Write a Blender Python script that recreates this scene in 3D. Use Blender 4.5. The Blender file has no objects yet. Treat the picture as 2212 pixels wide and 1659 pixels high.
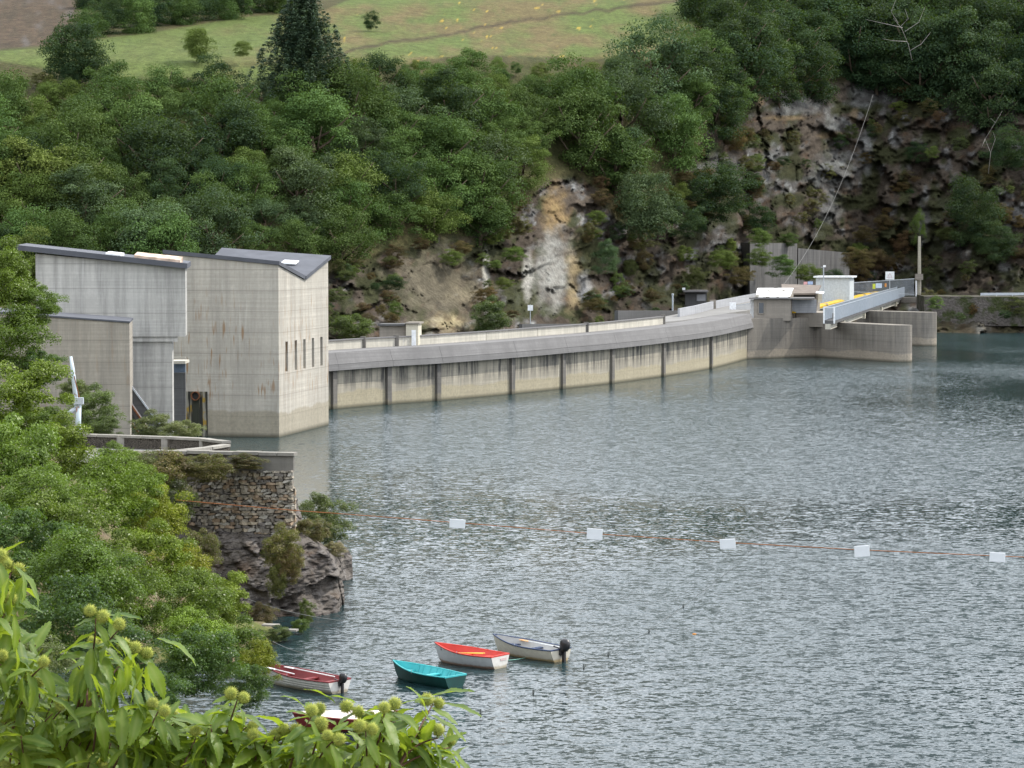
import bpy, math, random
import numpy as np
from mathutils import Vector, Matrix
random.seed(5); RNG = np.random.default_rng(5)
sc = bpy.context.scene
COL = sc.collection
# ------------------------------------------------------------------ camera, sky, sun, exposure
F = 5726.0; CX, CY = 1106.0, 829.5; CAMZ = 18.0
PITCH = math.atan((CY-515)/F)
cam = bpy.data.cameras.new('camera'); camo = bpy.data.objects.new('camera', cam); COL.objects.link(camo)
camo.location = (0, 0, CAMZ); camo.rotation_euler = (math.pi/2-PITCH, 0, 0)
cam.sensor_width = 36; cam.lens = 36*F/2212; cam.clip_start = 0.5; cam.clip_end = 6000
sc.camera = camo
SUN_AZ, SUN_EL = math.radians(70), math.radians(48)     # azimuth from +Y towards +X
world = bpy.data.worlds.new('World'); sc.world = world; world.use_nodes = True
wt = world.node_tree; wt.nodes.clear()
def wn(t): return wt.nodes.new(t)
sky = wn('ShaderNodeTexSky'); sky.sky_type = 'NISHITA'; sky.sun_disc = False
sky.sun_elevation = SUN_EL; sky.sun_rotation = SUN_AZ; sky.air_density = 1.0; sky.dust_density = 2.5; sky.ozone_density = 1.0
tc = wn('ShaderNodeTexCoord'); mp = wn('ShaderNodeMapping'); mp.inputs['Scale'].default_value = (1, 1, 2.6)
cn = wn('ShaderNodeTexNoise'); cn.inputs['Scale'].default_value = 2.2; cn.inputs['Detail'].default_value = 6
cr = wn('ShaderNodeValToRGB'); cr.color_ramp.elements[0].position = .36; cr.color_ramp.elements[1].position = .56
cr.color_ramp.elements[0].color = (.6, .6, .6, 1); cr.color_ramp.elements[1].color = (1, 1, 1, 1)
cm = wn('ShaderNodeMix'); cm.data_type = 'RGBA'; cm.inputs['B'].default_value = (13.6, 14.2, 15.2, 1)
bg = wn('ShaderNodeBackground'); bg.inputs['Strength'].default_value = 0.13
wo = wn('ShaderNodeOutputWorld')
L = wt.links.new
L(tc.outputs['Generated'], mp.inputs['Vector']); L(mp.outputs[0], cn.inputs['Vector']); L(cn.outputs['Fac'], cr.inputs[0])
L(cr.outputs[0], cm.inputs['Factor']); L(sky.outputs[0], cm.inputs['A']); L(cm.outputs['Result'], bg.inputs['Color']); L(bg.outputs[0], wo.inputs[0])
sl = bpy.data.lights.new('sun', 'SUN'); sl.energy = 3.5; sl.angle = math.radians(.6); sl.color = (1, .95, .87)
so = bpy.data.objects.new('sun', sl); COL.objects.link(so)
SV = Vector((math.cos(SUN_EL)*math.sin(SUN_AZ), math.cos(SUN_EL)*math.cos(SUN_AZ), math.sin(SUN_EL)))
so.rotation_euler = (-SV).to_track_quat('-Z', 'Y').to_euler(); so.location = (60, 60, 120)
sc.view_settings.view_transform = 'Standard'; sc.view_settings.look = 'None'
sc.view_settings.exposure = 0.33; sc.view_settings.gamma = 1; sc.view_settings.use_curve_mapping = False
sc.cycles.max_bounces = 6; sc.cycles.diffuse_bounces = 3; sc.cycles.transmission_bounces = 4; sc.cycles.glossy_bounces = 3
sc.cycles.caustics_reflective = False; sc.cycles.caustics_refractive = False

# ------------------------------------------------------------------ geometry helpers
cp_, sp_ = math.cos(PITCH), math.sin(PITCH)
def W(x, y, Y):
    dx = (x-CX)/F; dy = (CY-y)/F; s = Y/(cp_+dy*sp_)
    return Vector((dx*s, Y, CAMZ+s*(-sp_+dy*cp_)))
def G(x, y, z=0.0):
    dx = (x-CX)/F; dy = (CY-y)/F; s = (z-CAMZ)/(-sp_+dy*cp_)
    return Vector((dx*s, s*(cp_+dy*sp_), z))
def hsh(ix, iy, iz, seed):
    n = (ix*374761393 + iy*668265263 + iz*2147483647 + seed*144269504088) & 0xffffffff
    n = ((n ^ (n >> 13))*1274126177) & 0xffffffff
    return ((n ^ (n >> 16)) & 0xffff)/65535.0
def vnoise(p, seed=0):
    p = np.asarray(p, float); i = np.floor(p).astype(np.int64); f = p-i; f = f*f*(3-2*f); r = 0
    for a in (0, 1):
        for b in (0, 1):
            for c in (0, 1):
                w = (f[..., 0] if a else 1-f[..., 0])*(f[..., 1] if b else 1-f[..., 1])*(f[..., 2] if c else 1-f[..., 2])
                r = r + w*hsh(i[..., 0]+a, i[..., 1]+b, i[..., 2]+c, seed)
    return r*2-1
def fbm(p, seed=0, o=4):
    p = np.asarray(p, float); s = 0; a = 1.0; t = 0
    for k in range(o):
        s = s+a*vnoise(p, seed+k*7); t += a; a *= .5; p = p*2.03
    return s/t
def link(o, parent=None):
    COL.objects.link(o)
    if parent is not None: o.parent = parent
    return o
def mesh_np(name, V, Fc, mats=()):
    """V (n,3), Fc (m,k) constant size faces"""
    V = np.asarray(V, np.float32); Fc = np.asarray(Fc, np.int32)
    me = bpy.data.meshes.new(name); me.vertices.add(len(V)); me.vertices.foreach_set('co', V.ravel())
    m, k = Fc.shape
    me.loops.add(m*k); me.loops.foreach_set('vertex_index', Fc.ravel())
    me.polygons.add(m); me.polygons.foreach_set('loop_start', np.arange(m, dtype=np.int32)*k)
    me.polygons.foreach_set('loop_total', np.full(m, k, np.int32)); me.update(calc_edges=True)
    for x in mats: me.materials.append(x)
    return me
class MB:
    def __init__(s): s.v = []; s.f = []
    def add(s, vs, fs):
        n = len(s.v); s.v += [tuple(v) for v in vs]; s.f += [tuple(i+n for i in f) for f in fs]; return s
    def prism(s, plan, zb, zt):
        n = len(plan)
        zb = [zb]*n if not hasattr(zb, '__len__') else zb; zt = [zt]*n if not hasattr(zt, '__len__') else zt
        a = sum(plan[i][0]*plan[(i+1) % n][1]-plan[(i+1) % n][0]*plan[i][1] for i in range(n))
        if a < 0: plan = plan[::-1]; zb = zb[::-1]; zt = zt[::-1]
        vs = [(p[0], p[1], z) for p, z in zip(plan, zb)]+[(p[0], p[1], z) for p, z in zip(plan, zt)]
        fs = [tuple(range(n))[::-1], tuple(range(n, 2*n))]+[(i, (i+1) % n, n+(i+1) % n, n+i) for i in range(n)]
        return s.add(vs, fs)
    def box(s, c, d, rz=0, M=None):
        x, y, z = d[0]/2, d[1]/2, d[2]/2
        R = M if M is not None else Matrix.Rotation(rz, 3, 'Z'); c = Vector(c)
        vs = [c+R@Vector((a*x, b*y, e*z)) for e in (-1, 1) for a, b in ((-1, -1), (1, -1), (1, 1), (-1, 1))]
        return s.add(vs, [(3, 2, 1, 0), (4, 5, 6, 7), (0, 1, 5, 4), (1, 2, 6, 5), (2, 3, 7, 6), (3, 0, 4, 7)])
    def bar(s, a, b, w, h=None, up=(0, 0, 1)):
        a = Vector(a); b = Vector(b); h = h or w; d = (b-a); l = d.length; d.normalize(); up = Vector(up)
        if abs(d.dot(up)) > .98: up = Vector((0, 1, 0))
        sd = d.cross(up).normalized(); u = sd.cross(d)
        return s.box((a+b)/2, (l, w, h), M=Matrix((d, sd, u)).transposed())
    def tube(s, pts, r, n=8, cap=True):
        pts = [Vector(p) for p in pts]; rs = r if hasattr(r, '__len__') else [r]*len(pts); o = len(s.v); m = len(pts)
        for i, p in enumerate(pts):
            d = (pts[min(i+1, m-1)]-pts[max(i-1, 0)]).normalized(); up = Vector((0, 0, 1)) if abs(d.z) < .9 else Vector((0, 1, 0))
            a = d.cross(up).normalized(); b = a.cross(d)
            for k in range(n):
                t = 2*math.pi*k/n; s.v.append(tuple(p+(a*math.cos(t)+b*math.sin(t))*rs[i]))
        for i in range(m-1):
            for k in range(n):
                s.f.append((o+i*n+k, o+i*n+(k+1) % n, o+(i+1)*n+(k+1) % n, o+(i+1)*n+k))
        if cap:
            s.f.append(tuple(o+k for k in range(n))[::-1]); s.f.append(tuple(o+(m-1)*n+k for k in range(n)))
        return s
    def quad(s, a, b, c, d): return s.add([a, b, c, d], [(0, 1, 2, 3)])
    def mesh(s, name, mat, smooth=False):
        me = bpy.data.meshes.new(name); me.from_pydata(s.v, [], s.f); me.materials.append(mat); me.update()
        if smooth: me.polygons.foreach_set('use_smooth', [True]*len(me.polygons))
        return me
    def build(s, name, mat, parent=None, smooth=False, bevel=0):
        o = link(bpy.data.objects.new(name, s.mesh(name, mat, smooth)), parent)
        if bevel:
            b = o.modifiers.new('bevel', 'BEVEL'); b.width = bevel; b.segments = 1; b.limit_method = 'ANGLE'
        return o
def tag(o, label=None, cat=None, group=None, kind=None):
    if label: o['label'] = label
    if cat: o['category'] = cat
    if group: o['group'] = group
    if kind: o['kind'] = kind
    return o
def empty(name, loc=(0, 0, 0), label=None, cat=None, group=None):
    o = bpy.data.objects.new(name, None); o.empty_display_size = .3; link(o); o.location = loc
    return tag(o, label, cat, group)
def keep(o, root):   # parent an object built in world coordinates
    o.parent = root; o.matrix_parent_inverse = Matrix.Translation(-root.location); return o
def part(mb, name, mat, root, smooth=False, bevel=0, label=None, kind=None):
    o = mb.build(name, mat, None, smooth, bevel)
    m = Matrix.Identity(4); r = root
    while r is not None: m = r.matrix_local_save @ m if hasattr(r, 'matrix_local_save') else Matrix.Translation(r.location) @ m; r = r.parent
    o.parent = root; o.matrix_parent_inverse = Matrix.Identity(4)
    me = o.data; me.transform(m.inverted())
    return tag(o, label, None, None, kind)
# ------------------------------------------------------------------ material helpers
class Mt:
    def __init__(s, name, rough=.8, spec=.3):
        s.m = bpy.data.materials.new(name); s.m.use_nodes = True; s.t = s.m.node_tree; s.t.nodes.clear()
        s.o = s.t.nodes.new('ShaderNodeOutputMaterial'); s.b = s.t.nodes.new('ShaderNodeBsdfPrincipled')
        s.t.links.new(s.b.outputs[0], s.o.inputs[0]); s.b.inputs['Roughness'].default_value = rough
        s.b.inputs['Specular IOR Level'].default_value = spec; s._p = None
    def nd(s, t, **k):
        n = s.t.nodes.new(t)
        for a, b in k.items(): setattr(n, a, b)
        return n
    def set(s, sock, v):
        if hasattr(v, 'is_output') or isinstance(v, bpy.types.NodeSocket): s.t.links.new(v, sock)
        else:
            if isinstance(v, tuple) and len(v) == 3 and sock.type == 'RGBA': v = (*v, 1)
            sock.default_value = v
    def pos(s, obj=False):
        if obj: return s.nd('ShaderNodeTexCoord').outputs['Object']
        if not s._p: s._p = s.nd('ShaderNodeNewGeometry').outputs['Position']
        return s._p
    def map(s, v, scale, loc=(0, 0, 0), rot=(0, 0, 0)):
        n = s.nd('ShaderNodeMapping'); s.set(n.inputs['Vector'], v); n.inputs['Scale'].default_value = scale
        n.inputs['Location'].default_value = loc; n.inputs['Rotation'].default_value = rot; return n.outputs[0]
    def noise(s, v, scale=1, detail=4, rough=.55, dist=0):
        n = s.nd('ShaderNodeTexNoise'); s.set(n.inputs['Vector'], v); n.inputs['Scale'].default_value = scale
        n.inputs['Detail'].default_value = detail; n.inputs['Roughness'].default_value = rough; n.inputs['Distortion'].default_value = dist
        return n.outputs['Fac']
    def ramp(s, f, a, b, ca=0., cb=1.):
        n = s.nd('ShaderNodeMapRange'); s.set(n.inputs['Value'], f); n.inputs['From Min'].default_value = a; n.inputs['From Max'].default_value = b
        n.inputs['To Min'].default_value = ca; n.inputs['To Max'].default_value = cb; n.clamp = True; return n.outputs[0]
    def mix(s, f, a, b, mode='MIX'):
        n = s.nd('ShaderNodeMix', data_type='RGBA', blend_type=mode); s.set(n.inputs['Factor'], f)
        s.set(n.inputs['A'], a); s.set(n.inputs['B'], b); return n.outputs['Result']
    def math(s, op, a, b=0.):
        n = s.nd('ShaderNodeMath', operation=op); s.set(n.inputs[0], a); s.set(n.inputs[1], b); return n.outputs[0]
    def sep(s, v, ax):
        n = s.nd('ShaderNodeSeparateXYZ'); s.set(n.inputs[0], v); return n.outputs[ax]
    def bump(s, h, st=.3, dist=.1):
        n = s.nd('ShaderNodeBump'); s.set(n.inputs['Height'], h); n.inputs['Strength'].default_value = st; n.inputs['Distance'].default_value = dist
        s.set(s.b.inputs['Normal'], n.outputs[0]); return n
    def col(s, c): s.set(s.b.inputs['Base Color'], c); return s
def plain(name, c, rough=.6, spec=.4, var=.15, sc_=3, metal=0):
    m = Mt(name, rough, spec); n = m.noise(m.pos(True), sc_, 5)
    m.col(m.mix(m.ramp(n, .3, .7), tuple(x*(1-var) for x in c), tuple(min(1, x*(1+var)) for x in c))); m.b.inputs['Metallic'].default_value = metal
    return m.m
def concrete(name, c, streak=.5, rust=0., lift=0., wet=None, wetc=(.17, .15, .105), joints=None, dark=(.07, .07, .07), topdark=None, base=None):
    m = Mt(name, .92, .15); p = m.pos()
    n1 = m.noise(p, .35, 5, .6); n2 = m.noise(p, 3.5, 5, .65)
    co = m.mix(m.ramp(n1, .3, .7), tuple(x*.78 for x in c), tuple(x*1.14 for x in c))
    co = m.mix(m.ramp(n2, .3, .75, 0, .5), co, tuple(x*.66 for x in c))
    bd = m.noise(m.map(p, (.06, .06, 5.5)), 1, 3, .6)            # board-marked lifts
    co = m.mix(m.ramp(bd, .40, .60, 0, .55), co, tuple(x*.72 for x in c))
    st = m.math('ADD', m.noise(m.map(p, (1.05, 1.05, .07)), 1, 6, .72), m.math('MULTIPLY', m.math('SUBTRACT', n1, .5), .35))
    sf = m.ramp(st, .40, .62, 0, streak)
    if topdark:
        sf = m.math('MULTIPLY', sf, m.ramp(m.sep(p, 2), topdark[0], topdark[1], topdark[2], 1))
    co = m.mix(sf, co, dark)
    st2 = m.noise(m.map(p, (2.3, 2.3, .12), (9, 4, 1)), 1, 5, .6)
    co = m.mix(m.ramp(st2, .6, .72, 0, streak*.6), co, tuple(min(.7, x*1.5) for x in c))
    if lift:
        z = m.math('FRACT', m.math('MULTIPLY', m.math('ADD', m.sep(p, 2), m.math('MULTIPLY', n2, .06)), 1/lift))
        ln = m.ramp(m.math('ABSOLUTE', m.math('SUBTRACT', z, .5)), .47, .497)
        co = m.mix(m.math('MULTIPLY', ln, .5), co, tuple(x*.35 for x in c))
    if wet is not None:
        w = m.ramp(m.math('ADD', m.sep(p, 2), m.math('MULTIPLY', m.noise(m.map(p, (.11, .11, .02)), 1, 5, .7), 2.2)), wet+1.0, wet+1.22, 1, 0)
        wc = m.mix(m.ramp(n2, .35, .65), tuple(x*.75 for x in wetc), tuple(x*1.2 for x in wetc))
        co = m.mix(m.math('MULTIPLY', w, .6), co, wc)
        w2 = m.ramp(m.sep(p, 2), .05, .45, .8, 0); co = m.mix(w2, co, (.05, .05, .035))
    if rust:
        r1 = m.noise(m.map(p, (4.6, 4.6, .55), (3, 8, 2)), 1, 2, .4); r2 = m.noise(p, .22, 2)
        rf = m.math('MULTIPLY', m.math('MULTIPLY', m.ramp(r1, .585, .70), m.ramp(r2, .40, .52)), m.math('MULTIPLY', m.ramp(m.sep(p, 2), 2.6, 4.2), m.ramp(m.sep(p, 2), 9., 13.5, 1, .25)))
        co = m.mix(m.math('MULTIPLY', rf, rust*.8), co, (.25, .14, .06))
    m.col(co); m.bump(m.math('ADD', n2, m.math('MULTIPLY', bd, .5)), .35, .05)
    return m.m
def leaf_mat(name, rough=.5, trans=.35, var=.5, nscale=.35, spec=.4, obj=True):
    m = Mt(name, rough, spec)
    oi = m.nd('ShaderNodeObjectInfo'); c = oi.outputs['Color']; g = m.nd('ShaderNodeNewGeometry')
    n = m.noise(g.outputs['Position'], nscale, 3)
    r = m.nd('ShaderNodeAttribute', attribute_name='tone').outputs['Fac']
    k = m.math('ADD', m.math('MULTIPLY', r, var), m.math('MULTIPLY', n, .7))
    k = m.math('ADD', k, .65-var*.5)
    co = m.mix(1., c, m.nd('ShaderNodeCombineColor').outputs[0], 'MULTIPLY')
    cc = co.node.inputs['B'].links[0].from_node
    for i in range(3): m.set(cc.inputs[i], k)
    yel = m.mix(m.ramp(m.math('ADD', m.math('MULTIPLY', r, .5), m.math('MULTIPLY', n, .6)), .45, .95, 0, .4), co, m.mix(.5, co, (.16, .16, .03)))
    m.col(yel)
    tr = m.nd('ShaderNodeBsdfTranslucent'); m.set(tr.inputs[0], m.mix(.75, yel, (.12, .2, .01), 'MIX')); mx = m.nd('ShaderNodeMixShader')
    mx.inputs[0].default_value = trans; m.t.links.new(m.b.outputs[0], mx.inputs[1]); m.t.links.new(tr.outputs[0], mx.inputs[2]); m.t.links.new(mx.outputs[0], m.o.inputs[0])
    return m.m
M = {}
M['tower'] = concrete('tower_concrete', (.52, .485, .42), .30, 1.0, 1.9, 2.3, (.27, .24, .17))
M['pale'] = concrete('pale_concrete', (.56, .55, .515), .42, 0, 2.0)
M['brown'] = concrete('brown_concrete', (.41, .375, .32), .30, .3, 1.7)
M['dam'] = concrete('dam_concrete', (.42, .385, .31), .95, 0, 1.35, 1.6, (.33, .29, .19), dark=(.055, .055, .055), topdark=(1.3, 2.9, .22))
M['rib'] = concrete('rib_concrete', (.21, .195, .175), .7, 0, 0, .6, (.2, .18, .13))
M['coping'] = concrete('coping_concrete', (.20, .195, .193), .12, 0, 0)
M['parapet'] = concrete('parapet_concrete', (.58, .55, .47), .25, 0, 0)
M['darkwall'] = concrete('dark_concrete', (.13, .13, .13), .4, 0, 1.2)
M['spill'] = concrete('spillway_concrete', (.27, .245, .21), .5, 0, 1.5, 1.3, (.36, .31, .24), topdark=(1.2, 2.6, .2))
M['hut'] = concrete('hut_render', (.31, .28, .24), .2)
M['cream'] = concrete('cream_render', (.62, .58, .47), .1)
M['road'] = concrete('road_surface', (.25, .245, .235), .05)
M['roof'] = plain('roof_felt', (.085, .09, .105), .75, .3, .15, .8)
M['white'] = plain('white_paint', (.75, .77, .78), .5)
M['white2'] = plain('kiosk_paint', (.5, .53, .53), .6)
M['slit'] = plain('slit_dark', (.03, .03, .03), .7)
M['rust'] = plain('rusty_steel', (.16, .065, .03), .8, .3, .5, 8)
M['steel'] = plain('galvanised_steel', (.42, .46, .5), .5, .5, .12, 2, .3)
M['yellow'] = plain('yellow_paint', (.46, .29, .01), .55, .3, .25, 1.2)
M['black'] = plain('black_plastic', (.015, .015, .017), .35, .5, .2)
M['glass'] = plain('dark_glass', (.02, .03, .04), .08, .8, .2)
M['bark'] = plain('bark', (.09, .07, .05), .9, .1, .4, 4)
M['twig'] = plain('twig_bark', (.10, .055, .035), .7, .2, .4, 20)
M['deadwood'] = plain('bleached_wood', (.30, .28, .26), .9, .1, .2, 3)
M['wire'] = plain('wire_grey', (.22, .22, .21), .6, .3)
M['rope_rust'] = plain('rusty_cable', (.25, .095, .035), .8, .2, .3, 1)
M['string'] = plain('dark_string', (.07, .08, .08), .7, .2)
M['far_leaf'] = leaf_mat('far_leaves', .7, .18, .85, .16, .15)
M['near_leaf'] = leaf_mat('near_leaves', .42, .4, .95, .8, .45)
M['needle'] = leaf_mat('needles', .6, .1, .7, .4, .2)

# ------------------------------------------------------------------ foliage builders
def leafy(name, centres, radii, n_per, size, seed, mat, flat=.75, up=.45, aspect=.62, shell=.35):
    """leaf-sized bent quads spread round clump centres; returns a mesh"""
    r = np.random.default_rng(seed); C = np.repeat(np.asarray(centres, float), n_per, 0); R = np.repeat(np.asarray(radii, float), n_per)
    n = len(C); d = r.normal(size=(n, 3)); d /= np.linalg.norm(d, axis=1)[:, None]; d[:, 2] = np.where(d[:, 2] < -.45, -d[:, 2]*.6, d[:, 2])
    rad = R*(1-shell*r.random(n)**1.3)*(1+.14*fbm(d*2.3+C*.7, seed, 2))
    P = C+d*rad[:, None]*np.array([1, 1, flat])
    N = d+np.array([0, 0, up])+r.normal(size=(n, 3))*.55; N /= np.linalg.norm(N, axis=1)[:, None]
    T = np.cross(N, r.normal(size=(n, 3))); T /= np.linalg.norm(T, axis=1)[:, None]; B = np.cross(N, T)
    s = size*(.6+.8*r.random(n))[:, None]; w = s*aspect
    V = np.stack([P-T*s*.5, P+B*w*.5+N*s*.12, P+T*s*.5-N*s*.1, P-B*w*.5+N*s*.12], 1).reshape(-1, 3)
    me = mesh_np(name, V, np.arange(4*n).reshape(-1, 4), [mat])
    clump = np.repeat(r.random(len(centres)), n_per)
    tone = np.repeat(np.clip(.5*r.random(n)+.5*clump, 0, 1), 4)
    a = me.attributes.new('tone', 'FLOAT', 'POINT'); a.data.foreach_set('value', tone.astype(np.float32))
    return me
def crown_clumps(seed, n, rx=1., rz=.8, rmin=.26, rmax=.42):
    r = np.random.default_rng(seed); c = []; q = []
    for i in range(n):
        d = r.normal(size=3); d /= np.linalg.norm(d); d[2] = d[2]*1.15+.08
        rr = .42+.42*r.random(); lump = 1+.18*math.sin(3*math.atan2(d[1], d[0])+seed)+.12*math.sin(5*math.atan2(d[1], d[0])+2*seed)
        c.append((d[0]*rx*rr*lump, d[1]*rx*rr*lump, d[2]*rz*rr)); q.append(rmin+(rmax-rmin)*r.random())
    return c, q
FAR = []
for k in range(6):
    c, q = crown_clumps(30+k, 48, 1., .9+.12*(k % 3), .18, .42)
    FAR.append(leafy('crown', c, q, 350, .043, 60+k, M['far_leaf'], .85, .35, .62, .5))
DENSE = []
for k in range(2):
    c, q = crown_clumps(330+k, 120, 1., 1., .22, .36); DENSE.append(leafy('crown', c, q, 170, .05, 360+k, M['far_leaf'], .8, .35))
BUSH = []
for k in range(5):
    c, q = crown_clumps(130+k, 60, 1., .9, .17, .34)
    BUSH.append(leafy('foliage', c, q, 330, .052, 160+k, M['near_leaf'], .85, .5, .5, .5))
SPARSE = []
for k in range(2):
    c, q = crown_clumps(230+k, 46, 1., .9, .15, .3)
    SPARSE.append(leafy('foliage', c, q, 260, .045, 260+k, M['near_leaf'], .9, .5, .45, .7))
def stem_mesh(seed, mat=None):
    r = random.Random(seed); mb = MB(); top = Vector((.04, 0, .1))
    mb.tube([(0, 0, -1.35), (.03, .02, -.8), (0, .03, -.3), top], [.07, .055, .045, .03], 7)
    for k in range(7):
        a = k*2.4+r.random(); z0 = -.7+.12*k; l = .55+.25*r.random()
        mb.tube([(.02, .02, z0), (math.cos(a)*l*.5, math.sin(a)*l*.5, z0+.22), (math.cos(a)*l, math.sin(a)*l, z0+.5+.2*r.random())], [.032, .02, .008], 5)
    return mb.mesh('trunk', mat or M['bark'], True)
STEM = [stem_mesh(k) for k in range(3)]
def plant(name, loc, r, meshes, color, label, cat, group=None, zs=1., seed=0, stem=True, crown_name='crown', rot=None):
    """loc = crown centre"""
    rr = random.Random(seed*13+7)
    e = empty(name, loc, label, cat, group); e.rotation_euler = (0, 0, rr.random()*6.28 if rot is None else rot)
    e.scale = (r*(.92+.16*rr.random()), r*(.92+.16*rr.random()), r*zs)
    o = link(bpy.data.objects.new(crown_name, meshes[seed % len(meshes)]), e); v = 1+.5*(rr.random()-.5)
    o.color = (color[0]*v*(1+.2*(rr.random()-.5)), color[1]*v, color[2]*v, 1)
    if stem: link(bpy.data.objects.new('trunk', STEM[seed % 3]), e)
    return e

# ------------------------------------------------------------------ far hillside (structure)
cxs = np.array([-900, 0, 500, 800, 1150, 1500, 1800, 1960, 2020, 2300, 3200.])
cys = np.array([900, 720, 690, 655, 640, 540, 400, 250, 120, 0, -75, -90.])
DT = np.array([
    [300, 320, 324, 330, 333, 345, 370, 395, 430, 560, 750, 1100],
    [320, 335, 338, 342, 345, 358, 380, 405, 440, 560, 750, 1100],
    [330, 345, 350, 353, 356, 370, 392, 415, 452, 560, 760, 1100],
    [345, 365, 372, 378, 381, 395, 410, 430, 457, 575, 770, 1100],
    [385, 410, 414, 418, 420, 428, 440, 462, 487, 600, 780, 1100],
    [420, 450, 460, 468, 472, 478, 486, 500, 524, 605, 790, 1100],
    [450, 500, 520, 546, 556, 562, 570, 582, 602, 640, 800, 1100],
    [480, 507, 520, 552, 560, 566, 573, 584, 602, 640, 800, 1100],
    [485, 505, 512, 520, 545, 556, 566, 578, 600, 640, 800, 1100],
    [470, 501, 507, 514, 528, 545, 560, 575, 598, 640, 800, 1100],
    [380, 430, 436, 445, 455, 480, 500, 520, 560, 620, 800, 1100.]])
def depth(x, y):
    x = np.clip(np.asarray(x, float), cxs[0], cxs[-1]); y = np.clip(np.asarray(y, float), cys[-1], cys[0])
    i = np.clip(np.searchsorted(cxs, x)-1, 0, len(cxs)-2); j = np.clip(np.searchsorted(-cys, -y)-1, 0, len(cys)-2)
    u = (x-cxs[i])/(cxs[i+1]-cxs[i]); v = (y-cys[j])/(cys[j+1]-cys[j])
    return (DT[i, j]*(1-u)+DT[i+1, j]*u)*(1-v)+(DT[i, j+1]*(1-u)+DT[i+1, j+1]*u)*v
def ipx(pts, x): return np.interp(x, [p[0] for p in pts], [p[1] for p in pts])
FIELD_LO = [(-900, 160), (0, 135), (240, 175), (450, 170), (600, 200), (760, 160), (1000, 120), (1480, 135), (1560, 60), (1700, -60), (3000, -100)]
FIELD_HI = [(-900, 120), (0, 108), (90, 100), (230, 80), (330, 68), (520, 36), (700, 20), (760, -5), (1000, -60), (3000, -150)]
ROCKTOP = [(-900, 800), (650, 640), (700, 600), (850, 530), (1040, 505), (1120, 440), (1180, 375), (1260, 370), (1330, 460), (1430, 500), (1500, 300), (1600, 200), (1800, 160), (1900, 150), (2000, 210), (2300, 200), (3200, 200)]
gx = np.concatenate([np.arange(-900, -60, 30.), np.arange(-60, 2280, 4.), np.arange(2280, 3201, 30.)])
gy = np.concatenate([np.arange(900, 730, -15.), np.arange(730, -10, -3.6), np.arange(-12, -91, -6.)])
XX, YY = np.meshgrid(gx, gy)
DD = depth(XX, YY)
# smooth control grid by averaging shifted lookups
DD = sum(depth(XX+a, YY+b) for a in (-60, 0, 60) for b in (-14, 0, 14))/9
rock = np.clip((YY-ipx(ROCKTOP, XX)+22*fbm(np.stack([XX/60, YY/60, XX*0], -1), 3))/16, 0, 1)
Q = np.stack([XX/14, YY/14, XX*0], -1)
big = fbm(np.stack([XX/110+YY/260, YY/190, XX*0], -1), 11, 3)
led = fbm(np.stack([(XX-YY*.35)/26, (YY+XX*.18)/60, XX*0+3], -1), 21, 4)
fine = fbm(np.stack([(XX-YY*.2)/9, (YY+XX*.25)/16, XX*0+5], -1), 31, 3)
step = np.floor(led*5)/5*.7+led*.3
def facets(U, Vv, su, sv, seed):
    u = U/su; v = Vv/sv; iu = np.floor(u).astype(np.int64); iv = np.floor(v).astype(np.int64); best = np.full(U.shape, 9.); out = np.zeros(U.shape)
    for a in (-1, 0, 1):
        for b in (-1, 0, 1):
            ju, jv = iu+a, iv+b; cu = ju+hsh(ju, jv, 0*ju, seed); cv = jv+hsh(ju, jv, 0*ju+1, seed); d = (u-cu)**2+(v-cv)**2
            o = (hsh(ju, jv, 0*ju+2, seed)-.5)+(u-cu)*(hsh(ju, jv, 0*ju+3, seed)-.5)*1.8+(v-cv)*(hsh(ju, jv, 0*ju+4, seed)-.1)*1.3
            m = d < best; best = np.where(m, d, best); out = np.where(m, o, out)
    return out
wx_ = 14*fbm(Q*1.2, 91, 3); wy_ = 12*fbm(Q*1.2+5, 92, 3)
fc1 = facets(XX-YY*.3+wx_, YY+XX*.28+wy_, 62, 44, 5); fc2 = facets(XX+YY*.15+wx_, YY+XX*.3+wy_, 24, 15, 6); fc3 = facets(XX+wx_, YY+XX*.2+wy_, 9, 7, 7)
sm = (1-.8*np.clip(1.4-np.sqrt(((XX-940)/140)**2+((YY-620)/115)**2), 0, 1))*(1-.7*np.clip(1.5-np.sqrt(((XX-1200)/70)**2+((YY-550)/160)**2), 0, 1))
DD = DD-rock*(big*6+(fc1*3.2+fc2*1.1+fc3*.4)*sm+fine*.4)-(1-rock)*(fbm(Q/6, 41, 3)*2.0*np.clip((600-YY)/200, 0, 1)+fbm(Q/1.5, 42, 2)*.25)
DD = np.maximum(DD, 300)
dx = (XX-CX)/F; dy = (CY-YY)/F; s_ = DD/(cp_+dy*sp_)
PX = dx*s_; PZ = CAMZ+s_*(-sp_+dy*cp_)
VV = np.stack([PX, DD, PZ], -1)
ny, nx = XX.shape; idx = np.arange(ny*nx).reshape(ny, nx)
FF = np.stack([idx[:-1, :-1], idx[:-1, 1:], idx[1:, 1:], idx[1:, :-1]], -1).reshape(-1, 4)
hill_me = mesh_np('hillside', VV.reshape(-1, 3), FF)
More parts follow.
